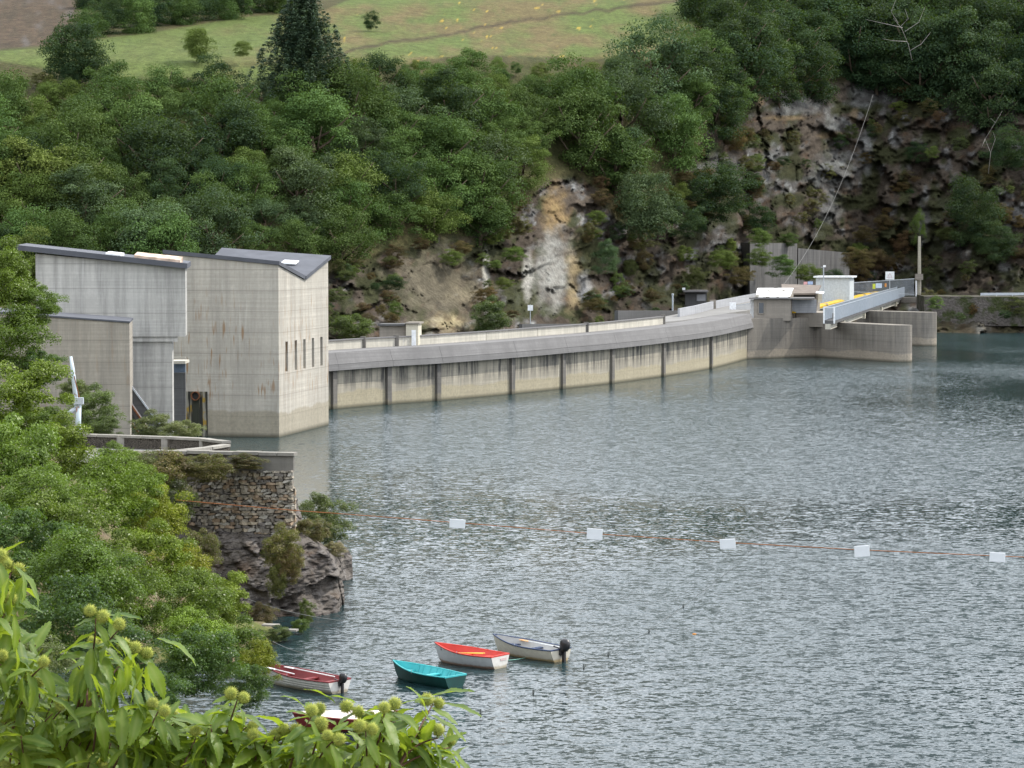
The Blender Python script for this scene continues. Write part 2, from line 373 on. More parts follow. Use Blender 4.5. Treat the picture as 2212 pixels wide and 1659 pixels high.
# albedo zones, shade of the right-hand cliff included
def c3(*c): return np.array(c)[None, None, :]
def blend(A, m, B): return A*(1-m[..., None])+B*m[..., None]
n1 = fbm(Q/2.2, 51, 4)*.5+.5; n2 = fbm(Q*1.3, 52, 3)*.5+.5; n3 = fbm(np.stack([XX/70, YY/22, XX*0], -1), 53, 4)*.5+.5; n4 = fbm(Q*.5, 54, 4)*.5+.5
soil = blend(np.ones(XX.shape+(3,))*c3(.045, .055, .02), n1, c3(.075, .06, .03))
field = blend(np.ones(XX.shape+(3,))*c3(.088, .115, .034), np.clip((n3-.38)*3.2, 0, 1)*np.clip((XX-350)/350, .15, 1), c3(.12, .098, .045))
field = blend(field, np.clip((n2-.62)*4, 0, 1)*.6, c3(.065, .09, .03))
field = blend(field, np.clip((fbm(Q*1.6, 77, 2)-.6)*6, 0, 1)*.8*(XX > 700)*(fbm(Q/5, 78, 2) > .15), c3(.40, .28, .05))
lanek = ipx([(-900, 400), (640, 140), (760, 108), (850, 92), (1000, 66), (1130, 42), (1300, 22), (1500, -5), (3000, -100)], XX)
lane = np.clip(1-np.abs(YY-lanek+6*fbm(Q/2, 5, 2))/5.5, 0, 1)*(XX > 700)
field = blend(field, lane*.95, c3(.05, .038, .022))
ismid = (np.clip((ipx(FIELD_LO, XX)-YY)/6, 0, 1)*np.clip((YY-ipx(FIELD_HI, XX))/4, 0, 1))
heath = blend(np.ones(XX.shape+(3,))*c3(.05, .042, .028), n2, c3(.085, .06, .04)); heath = blend(heath, np.clip((n4-.62)*5, 0, 1), c3(.09, .08, .07))
ab = np.clip((ipx(FIELD_HI, XX)-YY)/4, 0, 1)
colr = blend(soil, ismid, field); colr = blend(colr, ab*np.clip((185-XX+20*n2)/40, 0, 1), heath)
gr = np.ones(XX.shape+(3,))
def seg(a, b, v): return np.clip((v-a)/(b-a), 0, 1)
rk = blend(gr*c3(.055, .042, .032), seg(.35, .7, n1), c3(.115, .09, .07))
dark_left = np.clip(1-(XX-1480)/60, 0, 1)
rk = blend(rk, seg(.56, .66, n4)*.75, c3(.17, .16, .155))
rk = blend(rk, seg(.62, .74, n2)*seg(.55, .65, n4), c3(.32, .31, .30))
rk = blend(rk, seg(.62, .75, fbm(Q/1.1, 61, 3)*.5+.5)*.6, c3(.10, .058, .033))
rk = blend(rk, seg(.46, .58, fbm(Q/2.4, 62, 4)*.5+.5)*.9, c3(.045, .048, .02))
def blob(cx, cy, rx, ry, sh=.35, k=1.):
    sh = sh*1.7
    d = np.sqrt(((XX-cx)/rx)**2+((YY-cy)/ry)**2)+fbm(Q/1.3, int(cx) % 97, 3)*.45
    return np.clip((1-d)/sh, 0, 1)*k
slab = blend(gr*c3(.10, .085, .06), n2, c3(.15, .125, .088))
rk = blend(rk, blob(940, 620, 130, 105), slab); rk = blend(rk, blob(1000, 640, 50, 40, .6, .6), c3(.22, .18, .12))
rk = blend(rk, blob(1200, 455, 34, 68), blend(gr*c3(.27, .19, .09), n2, c3(.20, .13, .07)))
rk = blend(rk, blob(1195, 580, 50, 105), blend(gr*c3(.23, .21, .185), seg(.2, .9, n2), c3(.34, .325, .295)))
rk = blend(rk, blob(1238, 610, 22, 95, .5, .8), c3(.32, .24, .14))
rk = blend(rk, blob(1265, 620, 22, 40, .4, .8), c3(.40, .38, .37)); rk = blend(rk, blob(1140, 600, 14, 80, .4, .8), c3(.4, .37, .33))
rk = blend(rk, blob(1050, 590, 9, 60, .4, .9), c3(.42, .39, .34)); rk = blend(rk, blob(965, 700, 52, 28, .5, .9), blend(gr*c3(.22, .16, .09), seg(.4, .6, n2), c3(.42, .34, .2)))
for cx_, cy_, rx_, ry_ in ((1810, 268, 48, 26), (1700, 240, 40, 14), (1870, 190, 50, 30), (1740, 225, 60, 26), (1665, 350, 24, 40), (1800, 370, 60, 40), (1870, 330, 20, 60), (1790, 450, 34, 40), (1995, 480, 16, 60), (2170, 575, 20, 14), (2000, 420, 10, 30), (1560, 360, 60, 30), (1860, 220, 40, 16)):
    rk = blend(rk, blob(cx_, cy_, rx_, ry_, .3, .9), blend(gr*c3(.12, .11, .105), seg(.3, .85, n2), c3(.26, .26, .25)))
for cx_, cy_, rx_, ry_ in ((1700, 255, 60, 7), (1800, 292, 50, 8), (1640, 215, 10, 30), (1845, 250, 10, 20)):
    rk = blend(rk, blob(cx_, cy_, rx_, ry_, .3, .8), c3(.24, .17, .10))
colr = blend(colr, rock, rk*np.array([.96, 1.0, 1.0])*np.where(XX > 1320, .66, .85)[..., None])  # rock on the right darkened more: the cliff's shade put into its colour
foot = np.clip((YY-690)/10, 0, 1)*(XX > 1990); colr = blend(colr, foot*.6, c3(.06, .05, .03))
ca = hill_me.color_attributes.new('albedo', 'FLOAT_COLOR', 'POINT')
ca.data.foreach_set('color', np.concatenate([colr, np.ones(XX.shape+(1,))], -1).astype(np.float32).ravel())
hm = Mt('hillside_ground', .95, .1); at = hm.nd('ShaderNodeAttribute', attribute_name='albedo'); nf = hm.noise(hm.pos(), 1.4, 6, .7); nf2 = hm.noise(hm.map(hm.pos(), (1, .6, 1)), .45, 4, .6)
kk = hm.math('MULTIPLY', hm.ramp(nf, .3, .72, .6, 1.35), hm.ramp(nf2, .3, .7, .75, 1.2)); hc = hm.nd('ShaderNodeCombineColor')
for i in range(3): hm.set(hc.inputs[i], kk)
hm.col(hm.mix(1., at.outputs['Color'], hc.outputs[0], 'MULTIPLY')); hm.bump(nf, .7, .5)
hill_me.materials.append(hm.m)
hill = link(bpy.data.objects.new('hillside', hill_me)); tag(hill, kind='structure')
def on_hill(x, y): return W(x, y, float(depth(x, y)))

# ------------------------------------------------------------------ water (structure)
wm = Mt('lake_water', .07, .5); wm.b.inputs['IOR'].default_value = 1.45
P = wm.pos()
patch = wm.noise(wm.map(P, (.022, .011, 1), (3.1, 1.7, 0)), 1, 3, .5)
yb_ = wm.math('DIVIDE', wm.math('SUBTRACT', wm.sep(P, 1), 167.), 17.); gb = wm.math('POWER', 2.7, wm.math('MULTIPLY', wm.math('MULTIPLY', yb_, yb_), -1.))
patch = wm.math('ADD', wm.math('SUBTRACT', patch, wm.math('MULTIPLY', gb, .2)), .05)
ya_ = wm.math('DIVIDE', wm.math('SUBTRACT', wm.sep(P, 1), 345.), 75.); xa_ = wm.math('DIVIDE', wm.math('SUBTRACT', wm.sep(P, 0), 82.), 55.)
gc_ = wm.math('POWER', 2.7, wm.math('MULTIPLY', wm.math('ADD', wm.math('MULTIPLY', ya_, ya_), wm.math('MULTIPLY', xa_, xa_)), -1.)); patch = wm.math('SUBTRACT', patch, wm.math('MULTIPLY', gc_, .16))
pr = wm.ramp(patch, .38, .58, .36, 1.15)
def wcol(sc3, rot, det, rough=.6):
    n = wm.nd('ShaderNodeTexNoise'); wm.set(n.inputs['Vector'], wm.map(P, sc3, rot=(0, 0, rot))); n.inputs['Scale'].default_value = 1
    n.inputs['Detail'].default_value = det; n.inputs['Roughness'].default_value = rough; n.inputs['Distortion'].default_value = .3; return n.outputs['Color']
def vm(op, a_, b_):
    n = wm.nd('ShaderNodeVectorMath', operation=op); wm.set(n.inputs[0], a_); wm.set(n.inputs['Scale' if op == 'SCALE' else 1], b_); return n.outputs[0]
sl1 = vm('MULTIPLY', vm('SUBTRACT', wcol((1.2, 2.2, 1), .12, 2), (.5, .5, .5)), (.36, .72, 0))
sl2 = vm('MULTIPLY', vm('SUBTRACT', wcol((3.6, 6.2, 1), -.15, 2), (.5, .5, .5)), (.62, 1.1, 0))
slp = vm('SCALE', vm('ADD', sl1, sl2), pr)
wm.set(wm.b.inputs['Normal'], vm('NORMALIZE', vm('ADD', slp, (0, 0, 1)), (0, 0, 0)))
wm.set(wm.b.inputs['Roughness'], wm.ramp(patch, .38, .58, .05, .2))
wm.col((.012, .030, .033))
mb = MB(); mb.quad((-900, -50, 0), (900, -50, 0), (900, 1200, 0), (-900, 1200, 0)); water = mb.build('lake_water', wm.m); tag(water, kind='structure')

# ------------------------------------------------------------------ left bank (structure)
def xw(Y): return np.interp(Y, [0, 60, 90, 105, 111, 115, 121, 124, 150, 165, 185, 215, 240, 300], [30, 5, -9.0, -10.3, -10.3, -9.2, -9.1, -10.5, -17, -25, -33, -36, -45, -70])
def bank_z(X, Y):
    d = xw(Y)-X
    z = -1.2+d*.72
    zt = 6.2+.0*Y
    hi = 6.2+np.maximum(0, d-17)*.62
    z = np.where(Y > 112, np.minimum(z*1.2, hi), np.minimum(z, 40))
    z = np.where(Y < 112, np.minimum(z, np.maximum(16.8-.235*Y, -2)+np.minimum(np.maximum(0, -X-6-.2*Y)*.5, 14)), z)
    z = np.where((Y > 108) & (Y < 124.5) & (d < 6), np.minimum(z, -.12+d*.22), z)
    z = np.where(Y > 152, np.minimum(z, -1.2+d*.55), z)
    return z
bx = np.linspace(-110, 30, 150); by = np.concatenate([np.linspace(4, 112, 70), np.linspace(113, 300, 100)])
BX, BY = np.meshgrid(bx, by); BZ = bank_z(BX, BY); BZ = BZ+.25*fbm(np.stack([BX/2.2, BY/2.2, BX*0], -1), 8, 3)*(BZ < 6.0)
BZ = np.where((BY > 124) & (BY < 150) & (BX > -30) & (BZ > 5), 6.2, BZ)
ny, nx = BX.shape; idx = np.arange(ny*nx).reshape(ny, nx)
bm_ = mesh_np('bank', np.stack([BX, BY, BZ], -1).reshape(-1, 3), np.stack([idx[:-1, :-1], idx[:-1, 1:], idx[1:, 1:], idx[1:, :-1]], -1).reshape(-1, 4))
bk = Mt('bank_earth', .95, .1); a1 = bk.noise(bk.pos(), .8, 5); a2 = bk.noise(bk.pos(), 5, 4)
bk.col(bk.mix(bk.ramp(a1, .4, .6), bk.mix(bk.ramp(a2, .3, .7), (.09, .075, .05), (.20, .15, .10)), bk.mix(a2, (.06, .09, .025), (.14, .14, .05)))); bk.bump(a2, .8, .2)
bm_.materials.append(bk.m); tag(link(bpy.data.objects.new('bank', bm_)), kind='structure')

# ------------------------------------------------------------------ powerhouse: tower, box, brown wing
def v2(v): return (v.x, v.y)
C0 = G(603, 945); R0 = G(710, 918); rd = (R0-C0).normalized(); ld = Vector((-rd.y, rd.x, 0)); DEP = (R0-C0).length; WID = 10.6
tw = empty('intake_tower', (C0.x, C0.y, 0), 'tall rust-streaked concrete tower with V-shaped roof and five slit windows', 'tower')
zc, zn, zr, zl = W(603, 573, C0.y).z, 14.15, W(710, 560, R0.y).z, W(392, 548, C0.y+ld.y*WID).z
def tp(u, v, z): p = C0+rd*u+ld*v; return (p.x, p.y, z)
# right face with holes (u along rd, z)
slx = [619.4, 639.3, 657.8, 676.3, 694.5]
def u_of(x):  # solve for position along right face
    lo, hi = 0., DEP
    for _ in range(40):
        mid = (lo+hi)/2; p = C0+rd*mid
        if CX+F*p.x/(p.y*cp_+ (CAMZ-7)*sp_) < x: lo = mid
        else: hi = mid
    return lo
us = [u_of(x) for x in slx]; zt0, zt1 = 8.6, 5.85
def tower_top(u): return zc+(zn-zc)*u/(DEP*.5) if u < DEP*.5 else zn+(zr-zn)*(u-DEP*.5)/(DEP*.5)
mb = MB(); HW = .42; ends = [0]+[e for u in us for e in (u-HW, u+HW)]+[DEP]
cuts = sorted(set(ends+[DEP*.5]))
for a, b in zip(cuts[:-1], cuts[1:]):
    hole = any(abs((a+b)/2-u) < HW*.99 for u in us)
    if hole:
        mb.quad(tp(a, 0, -3), tp(b, 0, -3), tp(b, 0, zt1), tp(a, 0, zt1)); mb.quad(tp(a, 0, zt0), tp(b, 0, zt0), tp(b, 0, tower_top(b)), tp(a, 0, tower_top(a)))
    else: mb.quad(tp(a, 0, -3), tp(b, 0, -3), tp(b, 0, tower_top(b)), tp(a, 0, tower_top(a)))
for u in us:
    a, b, dpt = u-HW, u+HW, .9
    mb.quad(tp(a, 0, zt1), tp(a, dpt, zt1), tp(a, dpt, zt0), tp(a, 0, zt0)); mb.quad(tp(b, 0, zt1), tp(b, 0, zt0), tp(b, dpt, zt0), tp(b, dpt, zt1))
    mb.quad(tp(a, 0, zt1), tp(b, 0, zt1), tp(b, dpt, zt1), tp(a, dpt, zt1)); mb.quad(tp(a, 0, zt0), tp(a, dpt, zt0), tp(b, dpt, zt0), tp(b, 0, zt0))
mb.quad(tp(0, 0, -3), tp(0, 0, zc), tp(0, WID, zl), tp(0, WID, -3))           # left face
mb.quad(tp(DEP, 0, -3), tp(DEP, WID, -3), tp(DEP, WID, zr), tp(DEP, 0, zr))  # back
mb.add([tp(0, WID, -3), tp(DEP, WID, -3), tp(DEP, WID, zr), tp(DEP*.5, WID, zn), tp(0, WID, zl)], [(0, 1, 2, 3, 4)])
part(mb, 'wall', M['tower'], tw)
for u in us:
    part(MB().quad(tp(u-HW, .88, zt1), tp(u+HW, .88, zt1), tp(u+HW, .88, zt0), tp(u-HW, .88, zt0)), 'window', M['glass'], tw)
def slabq(p, th):  # thick sheet from 4 points (top) going down th
    q = [Vector(a) for a in p]; lo = [a-Vector((0, 0, th)) for a in q]
    return MB().add(q+lo, [(0, 1, 2, 3), (7, 6, 5, 4), (0, 4, 5, 1), (1, 5, 6, 2), (2, 6, 7, 3), (3, 7, 4, 0)])
o_ = .35
part(slabq([tp(-.15, -.15, zc+.37), tp(-.15, WID+.3, zl+.37), tp(DEP*.5, WID+.3, zn+.37), tp(DEP*.5, -.15, zn+.37)], .35), 'roof', M['roof'], tw)
part(slabq([tp(DEP*.5+.01, -.22, zn+.36), tp(DEP*.5+.01, WID, zn+.36), tp(DEP+.3, WID+.2, zr+1.1), tp(DEP+.3, -.22, zr+.36)], .34), 'roof', M['roof'], tw)
hx = W(620, 565, C0.y+8); sk = C0+rd*(DEP*.78)+ld*2.6; zz = zn+.36+(zr+.6-zn-.36)*.56+.22
part(slabq([(sk.x-.9, sk.y-1.2, zz-.18), (sk.x+.5, sk.y-1.2, zz-.25), (sk.x+.7, sk.y+.6, zz), (sk.x-.7, sk.y+.6, zz+.07)], .12), 'skylight', M['white'], tw)
# outlet pipe on the left face
def lf(x, y):   # point on left face by picture position
    lo, hi = 0., WID
    for _ in range(40):
        mid = (lo+hi)/2; p = C0+ld*mid
        if CX+F*p.x/(p.y*cp_+11*sp_) > x: lo = mid
        else: hi = mid
    p = C0+ld*lo; return lo, W(x, y, p.y).z
v_, z_ = lf(423, 855); nrm = -rd
mb = MB(); c = Vector(tp(-.0, v_, z_)); ring = []
for k in range(16):
    t = k*math.pi/8; ring.append((ld*math.cos(t)+Vector((0, 0, 1))*math.sin(t)))
vs = [c+nrm*.02+r_*.42 for r_ in ring]+[c+nrm*.30+r_*.42 for r_ in ring]+[c+nrm*.30+r_*.34 for r_ in ring]+[c+nrm*.05+r_*.34 for r_ in ring]
fs = [(j*16+k, j*16+(k+1) % 16, (j+1)*16+(k+1) % 16, (j+1)*16+k) for j in range(3) for k in range(16)]
part(MB().add(vs, fs), 'outlet_pipe', M['rust'], tw)
part(MB().add([c+nrm*.06+r_*.345 for r_ in ring], [tuple(range(16))]), 'pipe_mouth', M['slit'], tw)  # flat dark disc stands in for the shade inside the pipe
# stained patch round the outlet (a recessed blanking plate, stained ochre and black)
m = Mt('stained_plate', .9, .15); n1_ = m.noise(m.pos(), 1.1, 5); n2_ = m.noise(m.map(m.pos(), (3, 3, .3)), 1, 4)
m.col(m.mix(m.ramp(n2_, .42, .55), m.mix(m.ramp(n1_, .45, .55), (.25, .24, .2), (.33, .22, .05)), (.035, .035, .03)))
va, za = lf(448, 846); vb, zb_ = lf(384, 940)
part(MB().quad(tp(-.03, va, za), tp(-.03, WID-.02, za), tp(-.03, WID-.02, zb_-1), tp(-.03, va, zb_-1)), 'blanking_plate', m.m, tw)
m = Mt('algae_run', .9, .15); m.col(m.mix(m.noise(m.map(m.pos(), (5, 5, .5)), 1), (.02, .025, .015), (.06, .06, .05)))
part(MB().quad(tp(-.045, v_-.3, z_-.3), tp(-.045, v_+.3, z_-.3), tp(-.045, v_+.36, -.1), tp(-.045, v_-.36, -.1)), 'algae_streak', m.m, tw)

# pale box building on its pier
YB = 214.
def FX(x, Y=YB): return W(x, 700, Y).x
def FZ(y, Y=YB): return W(300, y, Y).z
bxr = FX(401); bxl = FX(78); side = Vector((-.105, 1, 0)).normalized()*7
pb = empty('gate_house', ((bxl+bxr)/2, YB, 0), 'pale grey concrete box building with a sloping dark roof, cantilevered on one pier', 'building')
pl = [(bxl, YB), (bxr, YB), (bxr+side.x, YB+side.y), (bxl+side.x, YB+side.y)]
ztl, ztr = FZ(548), FZ(578); zbt = FZ(727)
part(MB().prism(pl, zbt, [ztl, ztr, ztr, ztl]), 'wall', M['pale'], pb)
pxl, pxr = FX(278), FX(370)
part(MB().prism([(pxl-6, YB+.35), (pxr, YB+.35), (pxr+side.x*.8, YB+.35+side.y*.8), (pxl-6, YB+6)], 0, zbt-.002), 'pier', M['pale'], pb)
part(MB().prism([(pxl-6.5, YB+.12), (pxr+.5, YB+.12), (pxr+.4, YB+.6), (pxl-6.5, YB+.6)], zbt-.42, zbt-.004), 'soffit_beam', M['pale'], pb)
rl, rr_ = FX(40), FX(407); zl_, zr_ = FZ(529), FZ(569)
part(MB().prism([(rl, YB-.5), (rr_, YB-.5), (rr_+side.x, YB+8), (rl+side.x, YB+8)], [zl_-.42, zr_-.42, zr_-.3, zl_-.3], [zl_, zr_, zr_+.12, zl_+.12]), 'roof', M['roof'], pb)
def zroof(x): return zl_+(FX(x)-rl)/(rr_-rl)*(zr_-zl_)
for x0, x1, nm, mt, hh in ((229, 262, 'roof_hatch', 'white', .22),):
    part(MB().prism([(FX(x0), YB), (FX(x1), YB), (FX(x1), YB+2), (FX(x0), YB+2)], [zroof(x0)+.0, zroof(x1)+.0]*1+[zroof(x1), zroof(x0)], [zroof(x0)+.12, zroof(x1)+.12, zroof(x1)+.25, zroof(x0)+.25]), nm, M[mt], pb)
m = plain('rusty_flashing', (.55, .42, .33), .7, .3, .5, 1.5)
part(MB().prism([(FX(291), YB), (FX(390), YB), (FX(391), YB+1.5), (FX(292), YB+1.5)], [zroof(291), zroof(390), zroof(390), zroof(291)], [zroof(291)+.2, zroof(390)+.2, zroof(390)+.45, zroof(291)+.45]), 'roof_frame', m, pb)
# brown wing
YW = 204.
def wx(x): return W(x, 700, YW).x
def wz(y): return W(200, y, YW).z
bw = empty('wing_building', (wx(280), YW, 0), 'lower brownish concrete wing with a lean-to roof, in front of the pale box', 'building')
part(MB().prism([(wx(-60), YW), (wx(279.5), YW), (wx(279.5)-.9, YW+8), (wx(-60)-.5, YW+8)], -1, [wz(673), wz(698), wz(698), wz(673)]), 'wall', M['brown'], bw)
part(MB().prism([(wx(-62), YW-.1), (wx(281), YW-.1), (wx(281)-.9, YW+8.1), (wx(-62)-.5, YW+8.1)], [wz(672.5), wz(697.5), wz(697.5), wz(672.5)], [wz(669), wz(694), wz(693), wz(668)]), 'roof', M['roof'], bw)
# inclined trash-rack chute between wing and pier
ch = empty('inclined_chute', (W(300, 880, 209).x, 209, 0), 'dark sloping steel chute between the brown wing and the pale pier', 'chute')
for k, (y0, y1, x1, Yd, w_) in enumerate(((828, 918, 345, 210, 95), (868, 925, 318, 208.5, 12), (905, 950, 310, 207.5, 12))):  # first plate deepened as dark fill for the region beneath it
    a = W(279, y0, Yd); b = W(x1, y1, Yd); a2 = W(279, y0+w_, Yd); b2 = W(x1-4, y1+w_+5, Yd)
    part(MB().add([a, b, b2, a2]+[v+Vector((0, 1., 0)) for v in (a, b, b2, a2)], [(3, 2, 1, 0), (4, 5, 6, 7), (0, 1, 5, 4), (1, 2, 6, 5), (2, 3, 7, 6)]), 'dark_plate', M['darkwall'], ch)
    part(MB().bar(a+Vector((0, -.1, .02)), b+Vector((0, -.1, .02)), .12), 'edge_rail', M['rust'] if k else M['steel'], ch)
# footbridge between pier and tower
fb = empty('link_bridge', (W(380, 790, 232).x, 232, 0), 'short pale walkway joining the pier and the rust-streaked tower', 'walkway')
def lk(x0, x1, y0, y1, Y, d): a = W(x0, y1, Y); b = W(x1, y0, Y); return MB().prism([(a.x, Y), (b.x, Y), (b.x, Y+d), (a.x, Y+d)], a.z, b.z)
part(lk(366, 400, 780, 786, 232, 3), 'deck', M['parapet'], fb); part(lk(366, 400, 771, 774, 232, .2), 'handrail', M['parapet'], fb)
part(lk(366, 400, 786, 805, 234, .3), 'panel', plain('blue_panel', (.12, .16, .22), .5), fb)
part(lk(366, 400, 805, 950, 233.5, .5), 'recess_shade', M['darkwall'], fb)  # dark sheet standing in for the shade of the recess below the walkway

# ------------------------------------------------------------------ the dam
dpts = [(640, 890.5), (719, 884), (837, 873.5), (944, 866), (1104, 851.5), (1214, 840), (1320, 828.5), (1431, 813.5), (1534, 796.6), (1618, 774.7)]
base = [G(*p) for p in dpts]
def catmull(P, n=6):
    out = []
    for i in range(len(P)-1):
        a, b, c, d = P[max(i-1, 0)], P[i], P[i+1], P[min(i+2, len(P)-1)]
        for k in range(n):
            t = k/n; out.append(.5*((2*b)+(c-a)*t+(2*a-5*b+4*c-d)*t*t+(3*b-a-3*c+d)*t**3))
    return out+[P[-1]]
DN = 6; path = catmull(base, DN); NP = len(path)
nor = []
for i in range(NP):
    d = (path[min(i+1, NP-1)]-path[max(i-1, 0)]).normalized(); nor.append(Vector((d.y, -d.x, 0)))
arc = [0]
for i in range(1, NP): arc.append(arc[-1]+(path[i]-path[i-1]).length)
s0, s1 = arc[DN], arc[-1]
def zo(i): return 4.12+(4.72-4.12)*(arc[i]-s0)/(s1-s0)     # underside of coping
def ztp(i): return 6.0+(6.75-6.0)*(arc[i]-s0)/(s1-s0)
def dsec(i, prof):   # profile list of (out, z)
    return [path[i]+nor[i]*o+Vector((0, 0, z)) for o, z in prof]
def sweep(i0, i1, prof, mb=None, gap=0.):
    mb = mb or MB(); n = None; rows = []
    for i in range(i0, i1+1):
        p = dsec(i, prof(i))
        if gap and i == i0: p = [a+(path[i+1]-path[i]).normalized()*gap for a in p]
        if gap and i == i1: p = [a-(path[i]-path[i-1]).normalized()*gap for a in p]
        rows.append(p)
    n = len(rows[0]); o = len(mb.v); mb.v += [tuple(v) for r in rows for v in r]
    for a in range(len(rows)-1):
        for k in range(n):
            mb.f.append((o+a*n+k, o+(a+1)*n+k, o+(a+1)*n+(k+1) % n, o+a*n+(k+1) % n))
    mb.f.append(tuple(o+k for k in range(n))[::-1]); e = o+(len(rows)-1)*n; mb.f.append(tuple(e+k for k in range(n)))
    return mb
dam = empty('arch_dam', (base[1].x, base[1].y, 0), 'long curved concrete dam with streaked wall bays, ribs and an overhanging coping', 'dam')
for b in range(len(base)-1):
    i0, i1 = b*DN, (b+1)*DN
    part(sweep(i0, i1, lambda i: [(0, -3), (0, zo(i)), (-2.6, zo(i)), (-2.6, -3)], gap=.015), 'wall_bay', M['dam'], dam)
    part(sweep(i0, i1, lambda i: [(.85, zo(i)), (.78, zo(i)+.62), (-.5, zo(i)+.62), (-.5, zo(i))], gap=.02), 'coping_fascia', M['coping'], dam)
    part(sweep(i0, i1, lambda i: [(.74, zo(i)+.65), (.30, ztp(i)), (-3.7, ztp(i)), (-3.7, zo(i)+.65)], gap=.02), 'coping_slab', M['coping'], dam)
for b in range(1, len(base)):
    i = b*DN; c = path[i]; d = (path[min(i+1, NP-1)]-path[i-1]).normalized(); n = nor[i]
    if b == len(base)-1: c = c-d*.9
    pl = [c-d*.36+n*.0, c-d*.36+n*.34, c+d*.36+n*.34, c+d*.36+n*.0]
    part(MB().prism([v2(p) for p in pl], -3, zo(i)-.01), 'rib', M['rib'], dam)
# inner parapet with handrail kerb
pend = 7*DN+3
hutI = (int(2.35*DN), int(2.75*DN))
def seg_par(i0, i1):
    part(sweep(i0, i1, lambda i: [(-3.3, ztp(i)+.001), (-3.3, ztp(i)+.95), (-3.55, ztp(i)+.95), (-3.55, ztp(i)+.001)], gap=.05), 'parapet', M['parapet'], dam)
    part(sweep(i0, i1, lambda i: [(-3.15, ztp(i)+.955), (-3.15, ztp(i)+1.08), (-3.7, ztp(i)+1.08), (-3.7, ztp(i)+.955)], gap=.03), 'parapet_cap', M['coping'], dam)
st_ = 0
for e in (DN*2, DN*2+4, DN*4, DN*5, DN*6, DN*7, pend):
    seg_par(st_, e); st_ = e
for i in (DN*2, DN*2+4, DN*6, pend):
    c = path[i]-nor[i]*3.4
    part(MB().box((c.x, c.y, ztp(i)+.62), (.6, .6, 1.25)), 'parapet_pillar', M['rib'], dam)
# gatehouse kiosk on the dam
def at(x, y, Y): return W(x, y, Y)
def boxpx(x0, x1, y0, y1, Y, d, dirx=0.):
    a = W(x0, y1, Y); b = W(x1, y0, Y); return MB().prism([(a.x, Y), (b.x, Y), (b.x+dirx*d, Y+d), (a.x+dirx*d, Y+d)], a.z, b.z)
kY = 295.
hk = empty('dam_kiosk', (W(890, 752, kY).x, kY, 5), 'small cream concrete kiosk with a pale door on the near half of the dam', 'kiosk')
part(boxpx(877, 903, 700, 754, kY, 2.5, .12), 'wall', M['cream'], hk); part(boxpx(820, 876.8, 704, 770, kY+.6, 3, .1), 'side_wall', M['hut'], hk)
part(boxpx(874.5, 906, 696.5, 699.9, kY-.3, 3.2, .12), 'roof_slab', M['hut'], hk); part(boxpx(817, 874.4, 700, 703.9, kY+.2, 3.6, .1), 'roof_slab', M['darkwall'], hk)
part(boxpx(889, 898.5, 713, 753.9, kY-.07, .06), 'door', M['white'], hk)
# dark retaining walls beyond the dam
for (x0, x1, y0, y1, Y, dY, lb) in ((1128, 1282, 700, 725, 385, 25, 'low dark retaining wall behind the middle of the dam parapet'), (1335, 1468, 671, 700, 395, 20, 'dark concrete retaining wall beyond the far end of the white parapet'), (745, 822, 733, 752, 318, 4, 'low dark wall left of the cream kiosk')):
    a = W(x0, y0, Y); b = W(x1, y0, Y+dY); z0 = W(x0, y1, Y).z-4
    o = MB().prism([(a.x, a.y), (b.x, b.y), (b.x-.5, b.y+.6), (a.x-.5, a.y+.6)], z0, [a.z, b.z, b.z, a.z]).build('retaining_wall', M['darkwall']); tag(o, lb, 'wall')
# crest road (structure)
rp = [path[i]-nor[i]*3.75 for i in range(6*DN+3, NP)]+[G(1642, 668, 6.62), G(1650, 640, 6.62), G(1620, 646, 6.62), G(1540, 664, 6.62), G(1462, 680, 6.62)]
tag(MB().prism([v2(p) for p in rp], 3, 6.72).build('crest_road', M['road']), kind='structure')
# far side wall of the crest road
rw = empty('road_wall', tuple(G(1470, 680, 6.7)), 'pale grey wall along the far edge of the crest road, beyond the white parapet', 'wall')
pp = [G(1466, 685, 6.7), G(1500, 678, 6.7), G(1540, 667.5, 6.7), G(1580, 659, 6.7), G(1632, 648, 6.7)]
mwall = concrete('bluish_concrete', (.40, .41, .43), .2)
for a, b in zip(pp[:-1], pp[1:]): part(MB().bar(a+Vector((0, 0, .6)), b+Vector((0, 0, .6)), .3, 1.25).__class__.__call__() if False else MB().bar(a*.995+b*.005+Vector((0, 0, .6)), b+Vector((0, 0, .6)), .3, 1.25), 'wall_section', mwall, rw)
part(MB().box((pp[2].x, pp[2].y, 7.3), (.9, .9, 1.7)), 'wall_pillar', M['hut'], rw)

